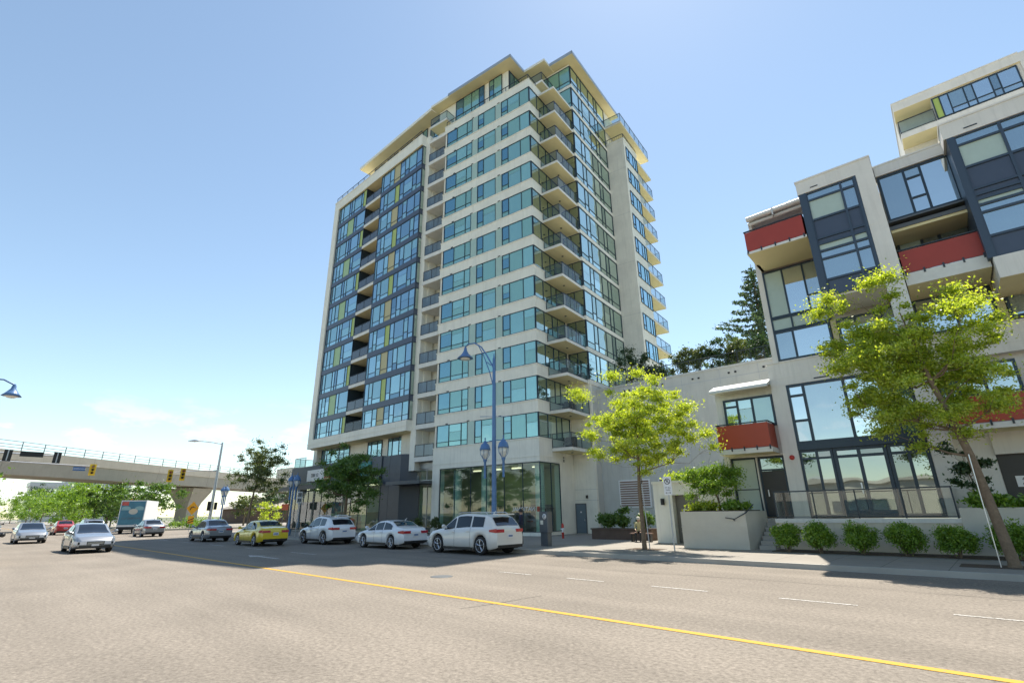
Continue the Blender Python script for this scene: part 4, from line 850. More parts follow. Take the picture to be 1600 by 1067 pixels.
    g = MB(); g.tube([(-h+1.0, 0, Hh+.0), (-h+.85, 0, Hh+.11)], [.03,.008], 6); part(g, 'antenna_fin', paintm, t)
    # wheels
    for wc in (wf, wr):
        for side in (1, -1):
            g = MB(); y1 = side*(w-.02); y0 = side*(w-.24)
            pr = [(rim*.66, y0), (rim*.93, y0), (rim, y0+side*.03), (rim, y1-side*.03), (rim*.94, y1), (rim*.70, y1-side*.005)]
            g.lathe(pr, wc, rim, 28, axis='y'); wh = part(g, 'wheel', 'tyre', t)
            g = MB(); g.lathe([(rim*.70, y1-side*.02), (rim*.70, y1-side*.0), (rim*.64, y1-side*.0), (rim*.62, y1-side*.04)], wc, rim, 24, axis='y')
            g.lathe([(rim*.15, y1-side*.03), (rim*.15, y1-side*.004), (rim*.02, y1-side*.0)], wc, rim, 10, axis='y')
            for k in range(spokes):
                a = 2*math.pi*k/spokes+.3
                for da in (-.13, .13):
                    p0 = (wc+rim*.12*math.cos(a), y1-side*.018, rim+rim*.12*math.sin(a)); p1 = (wc+rim*.66*math.cos(a+da), y1-side*.012, rim+rim*.66*math.sin(a+da)); g.tube([p0, p1], [rim*.07, rim*.05], 4, smooth=False)
            part(g, 'rim', 'chrome', wh)
            g = MB(); g.lathe([(rim*.66, y1-side*.09), (.01, y1-side*.09)], wc, rim, 16, axis='y'); part(g, 'hub', 'black', wh)
        if dark_cladding:
            for side in (1, -1):
                g = MB(); q = []
                for i in range(17):
                    a = math.pi*i/16; q += [(wc+ra*math.cos(a), side*(half(wc)+.012), rim+ra*math.sin(a)), (wc+(ra+.07)*math.cos(a), side*(half(wc)+.008), rim+(ra+.07)*math.sin(a))]
                g.add(q, [(2*i, 2*i+1, 2*i+3, 2*i+2) for i in range(16)]); part(g, 'arch_trim', 'black', t)
    return t
CW1 = paint('white_car_paint', (.72, .71, .68)); CW2 = paint('bright_white_car_paint', (.74, .76, .79)); CS = paint('silver_car_paint', (.30, .32, .35), .6)
CY = paint('yellow_car_paint', (.72, .55, .02)); CR = paint('red_car_paint', (.38, .02, .02)); CG = paint('grey_car_paint', (.18, .20, .22), .4); CBk = paint('black_car_paint', (.012, .014, .018)); CB = paint('champagne_car_paint', (.50, .48, .43), .4)
PI = math.pi
GP = 'white cars parked along the kerb'
c = car('parked_car', 'large white utility car parked beside the pay station, nearest of the parked cars', 'car', CW1, 4.80, 1.92, 1.72, 'suv', GP, rim=.385); place(c, (-18.62, 17.17, 0), PI+.0)
c = car('parked_car', 'white four door saloon with red tail lights parked between two white utility cars', 'car', CW2, 4.62, 1.80, 1.42, 'sedan', GP, rim=.335, spokes=7); place(c, (-25.3, 17.12, 0), PI)
c = car('parked_car', 'white compact crossover with black sills parked at the kerb, furthest of the three parked cars', 'car', CW2, 4.50, 1.84, 1.66, 'cross', GP, rim=.36, dark_cladding=True); place(c, (-32.6, 17.15, 0), PI)
GT = 'cars driving on the road'
yc = car('moving_car', 'bright yellow car driving away in the lane beside the parked cars', 'car', CY, 4.55, 1.80, 1.46, 'sedan', GT, rim=.33); place(yc, (-34.9, 13.9, 0), PI)
hy = car('moving_car', 'silver grey car driving away just ahead of the yellow car', 'car', CS, 4.5, 1.78, 1.52, 'sedan', GT, rim=.32); place(hy, (-44.2, 13.9, 0), PI)
dup(hy, (-60.5, 13.6, 0), PI, 'silver saloon seen from behind, in front of the painted box truck')
sv = car('moving_car', 'silver saloon with headlights on coming towards the camera, nearest oncoming car', 'car', CS, 4.6, 1.8, 1.46, 'sedan', GT, rim=.32); place(sv, (-37.6, 5.7, 0), 0)
dup(sv, (-55.0, 4.7, 0), 0, 'silver saloon coming towards the camera, left of the nearest oncoming car')
rc = car('moving_car', 'red car beyond the oncoming silver saloons', 'car', CR, 4.4, 1.76, 1.5, 'sedan', GT, rim=.32); place(rc, (-78, 9.3, 0), PI)
gc = car('moving_car', 'dark grey utility car between the red car and the nearest silver saloon', 'car', CG, 4.6, 1.85, 1.66, 'cross', GT, rim=.35); place(gc, (-66, 9.9, 0), PI)
dk = car('moving_car', 'black car cut by the left edge of the picture', 'car', CBk, 4.5, 1.8, 1.5, 'cross', GT, rim=.34); place(dk, (-31.4, .75, 0), 0)
dup(gc, (-95, 4.2, 0), 0, 'dark car far down the street at the left, behind the oncoming silver saloon')
# box truck with painted back
tr = thing('box_truck', 'box truck with blue and teal painted rear panel driving away', 'truck', group=GT)
b = MB(); b.box(-4.2, 1.6, -1.2, 1.2, .75, 3.55); part(b, 'cargo_box', 'signwhite', tr, .03)
b = MB(); b.box(-4.225, -4.205, -1.12, 1.12, .95, 3.45); bk = part(b, 'rear_panel', 'truckart', tr)
b = MB(); b.box(-4.235, -4.226, .45, 1.08, 3.0, 3.4); part(b, 'badge', 'redlens', bk)
b = MB(); b.lathe([(0.0,-.001),(.45,-.001),(.45,.0),(0,.0)], 0, 0, 24); 
q = MB(); q.add([(-4.232, .42*math.cos(a)-.1, 2.35+.3*math.sin(a)) for a in [2*PI*i/24 for i in range(24)]], [tuple(range(24))]); part(q, 'emblem', 'concpale', bk)
for s_ in (-1, 1): 
    q = MB(); q.add([(-4.23, s_*.62+.42*math.cos(a), 2.7+.22*math.sin(a)) for a in [PI*i/12 for i in range(13)]]+[(-4.23, s_*.62-.42, 2.5), (-4.23, s_*.62+.42, 2.5)], [tuple(range(15))]); part(q, 'cloud', 'teallight', bk)
textmesh('MOVING CO', .3, 'lettering', 'galvdark', Fr(-4.24, 0, 90), 0, 1.62, 0, None, ext=.004).parent = bk
b = MB(); b.box(-4.24, -4.1, -1.15, 1.15, .45, .75); part(b, 'bumper', 'black', tr)
b = MB(); b.box(1.65, 3.2, -1.05, 1.05, .6, 2.5); part(b, 'cab', 'signwhite', tr, .12)
part(MB().box(3.0, 3.22, -.9, .9, 1.6, 2.3), 'windscreen', 'carglass', tr)
for x in (-3.0, 2.3):
    for s_ in (-1, 1):
        g = MB(); g.lathe([(.3, s_*.85), (.46, s_*.86), (.46, s_*1.12), (.3, s_*1.13), (.02, s_*1.08)], x, .46, 20, axis='y'); part(g, 'wheel', 'tyre', tr)
place(tr, (-75.5, 15.9, 0), PI-.42)
# ---------------------------------------------------------------- street furniture
def twin_lantern(t, z, r=.72):
    b = MB(); b.tube([(-r-.0, 0, z+.5), (-.3, 0, z+.56), (.3, 0, z+.56), (r, 0, z+.5)], .025, 6); part(b, 'lantern_arm', 'bluepaint', t)
    for s_ in (-1, 1):
        b = MB(); x = s_*r
        b.lathe([(.02,z+.66),(.05,z+.60),(.09,z+.52),(.24,z+.36),(.30,z+.16),(.31,z+.10),(.28,z+.09)], x, 0, 14)
        for k in range(6):
            a = 2*PI*k/6; b.tube([(x+.29*math.cos(a), .29*math.sin(a), z+.1), (x+.25*math.cos(a), .25*math.sin(a), z-.18), (x+.10*math.cos(a), .10*math.sin(a), z-.42)], .016, 5)
        b.lathe([(.11,z-.42),(.12,z-.48),(.07,z-.6),(.06,z-1.4),(.09,z-1.45)], x, 0, 10); b.lathe([(.015,z+.66),(.045,z+.72),(.01,z+.8)], x, 0, 8)
        la = part(b, 'lantern', 'bluepaint', t)
        b = MB(); b.lathe([(.05,z-.40),(.19,z-.16),(.24,z+.09),(.0,z+.1)], x, 0, 14); part(b, 'lamp_glass', 'lampglass', la)
t = thing('street_lamp', 'tall blue street lamp with curved arm and twin lanterns behind the white utility car', 'street lamp', group='blue street lamps')
b = MB(); b.lathe([(.26,.0),(.26,.5),(.19,.62),(.15,.9),(.13,2.5),(.115,6),(.085,10.15),(.05,10.25),(.02,10.5)], 0, 0, 16); part(b, 'pole', 'bluepaint', t)
b = MB(); pts = [(0,0,9.55),(-.25,0,9.95),(-.6,0,10.5),(-1.1,0,11.15),(-1.7,0,11.55),(-2.3,0,11.62),(-2.55,0,11.5)]; b.tube(pts, .045, 8); b.tube([(0,0,8.3),(-.35,0,9.4),(-.9,0,10.6),(-1.35,0,11.3)], .03, 6); b.tube([(0,0,9.9),(-.3,0,9.85),(-.6,0,10.1)], .03, 6); part(b, 'arm', 'bluepaint', t)
def pendant(t, x, y, z):
    b = MB(); b.lathe([(.03,z+.75),(.09,z+.66),(.10,z+.5),(.14,z+.42),(.26,z+.22),(.46,z+.04),(.50,z),(.46,z-.02),(.3,z-.02)], x, y, 18); hd = part(b, 'lamp_head', 'bluepaint', t)
    b = MB(); b.lathe([(.30,z-.021),(.26,z-.10),(.0,z-.13)], x, y, 14); part(b, 'lamp_glass', 'lampglass', hd)
pendant(t, -2.55, 0, 10.75); twin_lantern(t, 5.0-.15)
b = MB(); b.tube([(-1.15,0,6.9),(0,0,6.75),(1.2,0,6.6)], .018, 6); part(b, 'banner_rod', 'bluepaint', t)
place(t, (-20.05, 20.0, .15))
t2 = thing('street_lamp', 'blue twin lantern lamp post in front of the corner shop at the left', 'street lamp', group='blue street lamps')
b = MB(); b.lathe([(.22,.0),(.22,.4),(.12,.6),(.09,1.5),(.07,4.6),(.05,4.9)], 0, 0, 14); part(b, 'pole', 'bluepaint', t2); twin_lantern(t2, 4.3, .55)
place(t2, (-44.6, 20.0, .15))
dup(t2, (-67.0, 21.9, .15), 0, 'blue twin lantern lamp post beside the traffic signal mast')
# hanging lamp at the left edge
t3 = thing('street_lamp', 'pendant lamp head on an arm at the left edge of the picture', 'street lamp', group='blue street lamps')
b = MB(); b.lathe([(.2,0),(.2,.5),(.1,.7),(.07,6.0),(.03,6.4)], 0, 0, 12); part(b, 'pole', 'bluepaint', t3)
b = MB(); b.tube([(0,0,5.6),(0,.7,6.15),(0,2.3,6.25),(0,2.58,6.12)], .03, 6); part(b, 'arm', 'bluepaint', t3)
b = MB(); z = 5.72; b.lathe([(.03,z+.42),(.06,z+.34),(.07,z+.26),(.18,z+.1),(.27,z),(.2,z-.01)], 0, 2.6, 16); hd = part(b, 'lamp_head', 'bluepaint', t3)
b = MB(); b.lathe([(.19,z-.011),(.1,z-.06),(0,z-.07)], 0, 2.6, 12); part(b, 'lamp_glass', 'lampglass', hd)
place(t3, (-24, -2.0, .0))
# pay station
t = thing('pay_station', 'dark grey parking pay station with white P badge beside the white utility car', 'pay station')
b = MB(); b.prism([(-.30,-.17),(.30,-.17),(.33,0),(.28,.2),(-.28,.2),(-.33,0)], .62, 1.62); part(b, 'cabinet', 'galvdark', t, .03)
b = MB(); b.box(-.25, .25, -.13, .16, 0, .62); part(b, 'base', 'galvdark', t, .02)
b = MB(); b.box(-.42, .42, -.2, .24, 1.74, 1.77); b.tube([(0,0,1.6),(0,0,1.74)], .03, 6); part(b, 'solar_panel', 'black', t)
b = MB(); b.lathe([(.0,-.19),(.13,-.19),(.13,-.17)], .1, 1.38, 20, axis='y'); bd = part(b, 'badge', 'signwhite', t)
textmesh('P', .2, 'lettering', 'black', Fr(), .1, 1.38, -.197, None, ext=.003).parent = bd
b = MB(); b.box(-.2, .0, -.18, -.171, 1.0, 1.2); part(b, 'keypad', 'silver', t)
place(t, (-17.0, 20.6, .15), R(-8))
# parking sign on post
t = thing('parking_sign', 'white no parking sign on a thin steel post between the street tree and the planter', 'sign')
b = MB(); b.tube([(0,0,0),(0,0,2.9)], .028, 8); part(b, 'post', 'galv', t)
b = MB(); b.box(-.17, .17, -.045, -.03, 2.22, 2.98); pf = part(b, 'sign_plate', 'signwhite', t)
b = MB(); 
for i in range(20):
    a0, a1 = 2*PI*i/20, 2*PI*(i+1)/20
    b.add([(r*math.cos(a), -.047, 2.78+r*math.sin(a)) for a in (a0, a1) for r in (.095,.125)], [(0,1,3,2)])
b.add([(-.085,-.0475,2.84),(-.065,-.0475,2.86),(.085,-.0475,2.72),(.065,-.0475,2.70)], [(0,1,2,3)])
part(b, 'symbol', 'black', pf)
textmesh('P', .17, 'lettering', 'black', Fr(), 0, 2.78, -.049, None, ext=.001).parent = pf
textmesh('AT ALL', .08, 'lettering', 'black', Fr(), 0, 2.52, -.049, None, ext=.001).parent = pf
textmesh('TIMES', .08, 'lettering', 'black', Fr(), 0, 2.42, -.049, None, ext=.001).parent = pf
b = MB(); b.add([(-.12,-.048,2.31),(-.07,-.048,2.34),(-.07,-.048,2.28)], [(0,1,2)]); b.add([(.12,-.048,2.31),(.07,-.048,2.34),(.07,-.048,2.28)], [(0,1,2)]); b.box(-.08,.08,-.0485,-.0475,2.302,2.318); part(b, 'arrow', 'black', pf)
place(t, (-10.45, 21.0, .15), R(14))
# fire hydrant standpipe by the planter
t = thing('standpipe', 'red and white fire standpipe by the corner of the low brown planter', 'standpipe')
b = MB(); b.lathe([(.07,0),(.07,.3),(.09,.32),(.07,.36)], 0, 0, 10); part(b, 'body', 'hydrant', t)
b = MB(); b.lathe([(.06,.36),(.06,.62)], 0, 0, 10); b.tube([(-.14,0,.55),(.14,0,.55)], .045, 8); part(b, 'outlet', 'signwhite', t)
b = MB(); b.lathe([(.08,.62),(.08,.78),(.04,.9)], 0, 0, 10); part(b, 'cap', 'hydrant', t)
place(t, (-20.9, 27.0, .15), 0)
# traffic signal mast with lamp on the right corner
t = thing('signal_mast', 'grey traffic signal mast with street light arm at the far corner', 'traffic signal', group='traffic signals')
b = MB(); b.lathe([(.2,0),(.17,3),(.12,9.0),(.09,9.9)], 0, 0, 12); part(b, 'pole', 'galv', t)
b = MB(); b.tube([(0,0,9.7),(-.3,-1.0,9.85),(-.8,-2.2,9.95)], .05, 6); b.tube([(0,0,6.6),(-.1,-2.0,6.55),(-.2,-3.6,6.35)], [.07,.055,.04], 8); part(b, 'arm', 'galv', t)
b = MB(); b.tube([(-.8,-2.2,9.95),(-.95,-2.7,9.96),(-1.2,-3.3,9.9)], [.06,.16,.05], 8); part(b, 'lamp_head', 'silver', t)
def sighead(t, x, y, z, front=1, name='signal_head', back='yellow'):
    b = MB(); b.box(x-.15, x+.16, y-.18, y+.18, z-.55, z+.55); hd = part(b, name, 'black', t)
    b = MB(); b.box(x+front*.151-.012, x+front*.151+.012, y-(.32 if back == 'yellow' else .25), y+(.32 if back == 'yellow' else .25), z-.66, z+.66); part(b, 'back_board', 'yellow', hd)
    for i, k in enumerate(('redlens','black','black')):
        b = MB(); zz = z+.36-.36*i; b.tube([(x+front*.16, y, zz), (x+front*.2, y, zz)], .12, 12); part(b, 'lens', k, hd)
        b = MB(); b.tube([(x+front*.2, y, zz+.02), (x+front*.38, y, zz+.03)], .14, 12, cap=False); part(b, 'visor', 'black', hd)
    return hd
sighead(t, 0, -3.55, 6.05, 1, back='black'); sighead(t, 0, -4.75, 5.85, 1, back='black')
b = MB(); b.tube([(-.2,-3.6,6.35),(-.2,-4.8,6.25)], .03, 6); part(b, 'arm', 'galv', t)
b = MB(); b.box(.05,.2,-.5,-.2,2.2,3.2); b.box(.05,.2,.2,.5,2.3,3.1); part(b, 'pedestrian_signal', 'black', t)
place(t, (-66.5, 20.6, .15))
# mast arm from the left with backs of two signals
t = thing('signal_mast', 'long signal arm reaching in from the left with two black boards seen from behind', 'traffic signal', group='traffic signals')
b = MB(); b.lathe([(.2,0),(.16,7.4),(.1,7.6)], 0, 0, 12); part(b, 'pole', 'galv', t)
b = MB(); b.tube([(0,0,7.2),(0,4,7.15),(0,9.0,7.08)], [.12,.09,.06], 8); part(b, 'arm', 'galv', t)
for y in (5.45, 8.7):
    b = MB(); b.box(.1,.16,y-.27,y+.27,6.45,7.42); hd = part(b, 'signal_head', 'black', t); b = MB(); b.box(.161,.2,y-.04,y+.04,6.5,7.4); part(b, 'bracket', 'galv', hd)
b = MB(); b.box(.1,.14,6.2,7.75,6.9,7.35); part(b, 'street_sign', 'black', t)
place(t, (-62, -3.0, 0))
t = thing('signal_mast', 'yellow traffic signal and blue street sign on a far arm in front of the viaduct', 'traffic signal', group='traffic signals')
b = MB(); b.lathe([(.2,0),(.14,8.3)], 0, 0, 10); part(b, 'pole', 'galv', t)
b = MB(); b.tube([(0,0,7.9),(0,6.5,7.75),(0,13.6,7.6)], [.1,.08,.05], 8); part(b, 'arm', 'galv', t)
sighead(t, .15, 13.0, 7.2, 1)
b = MB(); b.box(.05,.08,11.2,12.35,7.05,7.5); sg_ = part(b, 'street_sign', 'signblue', t)
textmesh('LANSDOWNE', .2, 'lettering', 'signwhite', Fr(.085, 11.78, 90), 0, 7.27, 0, None, ext=.003).parent = sg_
place(t, (-79.5, -2.2, 0))
# construction warning sign
t = thing('warning_sign', 'orange diamond warning sign above a black striped chevron board near the viaduct pier', 'sign')
b = MB(); b.tube([(0,0,0),(0,0,3.2)], .04, 6); part(b, 'post', 'galv', t)
b = MB(); b.prism([(0,0),(0,0)], 0, 0) if 0 else None
b = MB(); b.add([(.05,0,2.05),(.05,.85,2.9),(.05,0,3.75),(.05,-.85,2.9)], [(0,1,2,3)]); b.add([(.03,0,2.05),(.03,.85,2.9),(.03,0,3.75),(.03,-.85,2.9)], [(0,3,2,1)]); dp = part(b, 'diamond_plate', 'orange', t)
b = MB(); b.tube([(.07,-.35,2.7),(.07,-.2,3.0),(.07,.1,3.1),(.07,.35,3.0)], .06, 5); part(b, 'symbol', 'black', dp)
b = MB(); b.box(.03,.05,-.4,.4,1.0,1.95); cp_ = part(b, 'chevron_board', 'orange', t)
b = MB(); [b.add([(.055,-.4,1.0+.3*i),(.055,.4,1.3+.3*i),(.055,.4,1.42+.3*i),(.055,-.4,1.12+.3*i)], [(0,1,2,3)]) for i in range(2)]; part(b, 'stripe', 'black', cp_)
t.scale = (.8,.72,.85); place(t, (-66.5, 18.7, .15), 0)
t = dup(t, (-92, 18.3, .0), 0, 'second orange warning sign far down the street above the box truck'); t.scale = (1,.8,1.35)
# bus stop post
t = thing('bus_stop', 'white bus stop sign on a thin pole in front of the shop glazing', 'sign')
b = MB(); b.tube([(0,0,0),(0,0,3.4)], .035, 6); part(b, 'post', 'galv', t)
b = MB(); b.box(-.02,.02,-.2,.2,2.5,3.4); pf = part(b, 'sign_plate', 'signwhite', t)
b = MB(); b.box(.021,.026,-.14,.14,3.0,3.3); b.box(.021,.026,-.14,.14,2.6,2.85); part(b, 'symbol', 'galvdark', pf)
place(t, (-41.5, 19.2, .15), 0)
# ---------------------------------------------------------------- viaduct
vi = thing('viaduct', 'concrete rail viaduct crossing the street with steel railing', 'viaduct', (-100, 22, 0))
vx0, vy0, vx1, vy1 = -91.15, 3.45, -126.4, 53.76
va = math.degrees(math.atan2(vy1-vy0, vx1-vx0)); V = Fr(vx0, vy0, va)     # x along viaduct, y to the far side (left of travel) -> camera side is +y? 
sgn = 1 if (V.w((0,1,0))[0] > V.w((0,0,0))[0]) else -1                   # camera is towards +X
def vy(a, b_): return (min(-sgn*a, -sgn*b_), max(-sgn*a, -sgn*b_))
b = MB(V)
for i in range(-3, 8):
    x0 = 12.2*i
    pts = [(0,9.25),(0,10.05),(.25,10.05),(.25,9.95),(7.8,9.95),(7.8,10.05),(8.05,10.05),(8.05,9.25),(5.9,7.1),(2.1,7.1)]
    pts = [(.9,7.15),(.0,9.0),(0,10.1),(8.0,10.1),(8.0,9.0),(7.1,7.15)]
    pts = [(.35,7.12),(.12,8.85),(0,8.9),(0,10.12),(.25,10.12),(.25,9.9),(7.75,9.9),(7.75,10.12),(8,10.12),(8,8.9),(7.88,8.85),(7.65,7.12)]
    n = len(pts); vs = [(x0+.02, -sgn*y, z) for y, z in pts]+[(x0+12.18, -sgn*y, z) for y, z in pts]
    b.add(vs, [tuple(range(n)), tuple(range(n, 2*n))]+[(k, (k+1)%n, (k+1)%n+n, k+n) for k in range(n)])
b.build('girder', 'beam', vi)
b = MB(V); L0, L1 = -36, 96
for z in (10.45, 10.8, 11.25): b.box(L0, L1, *vy(.08, .13), z-.03, z+.03)
for i in range(46): x = L0+2.9*i; b.box(x-.04, x+.04, *vy(.07, .14), 10.1, 11.28)
b.build('railing', 'galvdark', vi)
b = MB(V)
for px_ in (37.2,):
    ys = 4.0
    def sec(z, hw, hd): return [(px_-hw, -sgn*(ys-hd), z), (px_+hw, -sgn*(ys-hd), z), (px_+hw, -sgn*(ys+hd), z), (px_-hw, -sgn*(ys+hd), z)]
    lv = [sec(0,1.5,1.2), sec(3.4,1.5,1.2), sec(4.3,1.7,1.5), sec(6.3,2.5,2.6), sec(6.9,2.55,2.7)]; vs = [p for s_ in lv for p in s_]
    b.add(vs, [(4*i+k, 4*i+(k+1)%4, 4*i+4+(k+1)%4, 4*i+4+k) for i in range(4) for k in range(4)]+[(0,1,2,3),(16,17,18,19)])
    for dx in (-1.6, 1.0): b.box(px_+dx, px_+dx+.8, *vy(2.2, 5.8), 6.9, 7.12)
b.build('pier', 'beam', vi)
b = MB(V)
for px_ in (-6, 72): b.box(px_-1, px_+1, *vy(3, 5), 0, 7.1)
b.build('pier', 'beam', vi)
# ---------------------------------------------------------------- far buildings
of = thing('office_building', 'distant grey office building with ribbon windows above the trees', 'building', (-330, 36, 0))
b = MB(); b.box(-345, -330, 24, 62, 0, 16.5); b.box(-344, -331, 36, 44, 16.5, 19.6); b.box(-345.5, -329.5, 23.5, 62.5, 16.0, 18.0); b.build('wall', 'galv', of)
for i in range(4): window(Fr(-329.9, 24.5, 90), 0, 37, 2.5+3.4*i, 4.9+3.4*i, .0, of, vs=[3.7*k for k in range(1, 10)], glass='win_far', fw=.3, name='ribbon_window')
fb = thing('station_building', 'low building with pitched metal roof beyond the viaduct pier', 'building', (-118, 44, 0))
b = MB(); b.box(-140, -124, 46, 70, 0, 3.3); b.build('wall', 'brick', fb)
b = MB(); b.add([(-141,45,3.3),(-123,45,3.3),(-123,71,3.3),(-141,71,3.3),(-132,50,5.7),(-132,66,5.7)], [(0,1,4),(1,2,5,4),(2,3,5),(3,0,4,5),(0,3,2,1)]); b.build('roof', 'roofgrey', fb)
fc = thing('apartment_block', 'distant pale apartment block seen past the blue lamp posts', 'building', (-150, 78, 0))
b = MB(); b.box(-160, -150, 66, 96, 0, 15); b.build('wall', 'concpale', fc)
for i in range(4): window(Fr(-149.9, 66, 90), 1, 28, 1.5+3.4*i, 3.8+3.4*i, 0, fc, vs=[3*k for k in range(1, 9)], glass='win_far', fw=.4, name='ribbon_window')
fd_ = thing('shop_canopy', 'orange red canopy stall beside the blue twin lantern lamp post', 'canopy', (-92, 44, 0))
b = MB(); b.box(-93, -90, 40, 47, 2.6, 3.6); part(b, 'canopy', 'rust', fd_).location = (92, -44, 0)
b = MB(); [b.tube([(x,y,0),(x,y,2.6)], .08, 6) for x in (-92.7,-90.3) for y in (40.3,43.5,46.7)]; b.box(-92.5,-91.5,41,46,0,1.1); part(b, 'frame', 'galvdark', fd_).location = (92, -44, 0)
for x, y, L_ in ((-104, 30, 'dark grid power pole rising behind the viaduct girder'),):
    pass
pw = thing('light_pole', 'slim dark pole rising between the far trees under the viaduct', 'pole')
b = MB(); b.tube([(0,0,0),(0,0,11)], [.14,.08], 8); part(b, 'pole', 'galvdark', pw); place(pw, (-118, 20.5, 0))
# opposite side of the street, behind the camera: what the glass mirrors
op = thing('low_shop_block', 'long low pale shop building across the street behind the camera', 'building', (-20, -30, 0))
b = MB(); b.box(-75, 40, -84, -70, 0, 6.5); b.box(-76, 41, -85, -69.5, 6.5, 7.0); b.build('wall', 'concpale', op)
[window(Fr(40, -69.9, 180), 4+14*k, 12+14*k, .6, 3.2, 0, op, vs=(7+14*k,), glass='win_far', fw=.15, name='shop_window') for k in range(8)]
# ---------------------------------------------------------------- people
def person(label, pose, cloth, trousers, hair, loc, rz):
    t = thing('person', label, 'person')
    P = pose; names = list(P['j'].keys()); me = bpy.data.meshes.new('body'); me.from_pydata([P['j'][n][:3] for n in names], [(names.index(a), names.index(b_)) for a, b_ in P['e']], [])
    o = bpy.data.objects.new('body', me); COL.objects.link(o)
    sk = o.modifiers.new('skin', 'SKIN'); 
    for i, n in enumerate(names):
        r_ = P['j'][n][3]; me.skin_vertices[0].data[i].radius = (r_, r_*P['j'][n][4] if len(P['j'][n]) > 4 else r_)
    me.skin_vertices[0].data[names.index('pelvis')].use_root = True
    ss = o.modifiers.new('sub', 'SUBSURF'); ss.levels = 1; ss.render_levels = 1
    bpy.context.view_layer.update()
    m2 = bpy.data.meshes.new_from_object(o.evaluated_get(bpy.context.evaluated_depsgraph_get())); bpy.data.objects.remove(o)
    body = bpy.data.objects.new('body', m2); COL.objects.link(body); body.parent = t
    for k in ('skin', cloth, trousers, 'black'): m2.materials.append(M[k])
    hz = P['j']['neck'][2]; wz = P['j']['pelvis'][2]
    for p in m2.polygons:
        p.use_smooth = True; c_ = p.center; z = c_.z
        hand = any((c_-Vector(P['j'][n][:3])).length < .12 for n in ('handL','handR'))
        foot = z < .1
        p.material_index = 3 if foot else 0 if (z > hz-.01 or hand) else 1 if (z > wz+.04 or P.get('armz', lambda c: False)(c_)) else 2
    hd = P['j']['head']; q = MB()
    rings = []
    for i in range(7):
        a = PI*.5*i/6; rings.append((.112*math.cos(a)+.001, hd[2]+.0+.135*math.sin(a)))
    q.lathe([(.10, hd[2]-.04)]+rings, hd[0], hd[1]+.018, 12); part(q, 'hair', hair, t)
    place(t, loc, rz); return t
J = dict(pelvis=(0,0,.95,.15,.8), waist=(0,0,1.1,.135,.75), chest=(0,.0,1.32,.165,.72), neck=(0,0,1.5,.055), head=(0,-.02,1.64,.10,1.1), top=(0,-.01,1.73,.07),
 hipL=(.10,0,.88,.095), kneeL=(.11,-.05,.5,.065), ankL=(.11,.04,.10,.045), toeL=(.12,-.12,.05,.045,.7), hipR=(-.10,0,.88,.095), kneeR=(-.11,-.02,.5,.065), ankR=(-.11,.05,.10,.045), toeR=(-.12,-.11,.05,.045,.7),
 shL=(.19,0,1.42,.065), elL=(.24,.02,1.14,.045), wrL=(.20,-.16,.98,.032), handL=(.19,-.24,.95,.035,.5), shR=(-.19,0,1.42,.065), elR=(-.24,.02,1.14,.045), wrR=(-.21,-.12,.95,.032), handR=(-.20,-.19,.90,.035,.5),
 f1=(.175,-.31,.94,.009), f2=(.195,-.315,.93,.009), f3=(.21,-.305,.92,.008), g1=(-.19,-.26,.87,.009), g2=(-.205,-.265,.865,.009), g3=(-.22,-.255,.86,.008))
E_ = [('pelvis','waist'),('waist','chest'),('chest','neck'),('neck','head'),('head','top'),('pelvis','hipL'),('hipL','kneeL'),('kneeL','ankL'),('ankL','toeL'),('pelvis','hipR'),('hipR','kneeR'),('kneeR','ankR'),('ankR','toeR'),
 ('chest','shL'),('shL','elL'),('elL','wrL'),('wrL','handL'),('chest','shR'),('shR','elR'),('elR','wrR'),('wrR','handR'),('handL','f1'),('handL','f2'),('handL','f3'),('handR','g1'),('handR','g2'),('handR','g3')]
stand = dict(j=J, e=E_, armz=lambda c: abs(c.x) > .17 and c.z > .9)
person('person in a dark navy jacket standing on the pavement behind the white utility car', stand, 'navy', 'black', 'black', (-18.3, 20.2, .15), R(-60))
J2 = dict(J)
for k_, v_ in dict(pelvis=(0,0,.56,.15,.8), waist=(0,-.02,.70,.135,.75), chest=(0,-.08,.92,.165,.72), neck=(0,-.12,1.09,.055), head=(0,-.17,1.22,.10,1.1), top=(0,-.16,1.31,.07), hipL=(.10,-.08,.54,.095), kneeL=(.13,-.45,.52,.07), ankL=(.12,-.46,.10,.045), toeL=(.12,-.62,.05,.045,.7),
  hipR=(-.10,-.08,.54,.095), kneeR=(-.13,-.45,.52,.07), ankR=(-.12,-.46,.10,.045), toeR=(-.12,-.62,.05,.045,.7), shL=(.19,-.08,1.01,.065), elL=(.24,-.14,.76,.045), wrL=(.14,-.34,.66,.032), handL=(.09,-.40,.64,.035,.5), shR=(-.19,-.08,1.01,.065), elR=(-.24,-.14,.76,.045), wrR=(-.14,-.34,.66,.032), handR=(-.09,-.40,.64,.035,.5),
  f1=(.06,-.46,.62,.009), f2=(.08,-.47,.62,.009), f3=(.10,-.465,.62,.008), g1=(-.06,-.46,.62,.009), g2=(-.08,-.47,.62,.009), g3=(-.10,-.465,.62,.008)).items(): J2[k_] = v_
seat = dict(j=J2, e=E_, armz=lambda c: c.z > .6)
person('person with pale cap sitting on a bench seat behind the street tree', seat, 'tan', 'black', 'concpale', (-14.9, 26.1, .1), R(15))
bn = thing('bench', 'small dark bench under the seated person behind the street tree', 'bench')
b = MB(); b.box(-.6,.6,-.2,.2,.40,.45); part(b, 'seat', 'wood', bn)
for s_ in (-.5,.5): part(MB().box(s_-.04, s_+.04, -.18, .18, 0, .399), 'leg', 'black', bn)
place(bn, (-14.85, 26.15, .15), R(10))
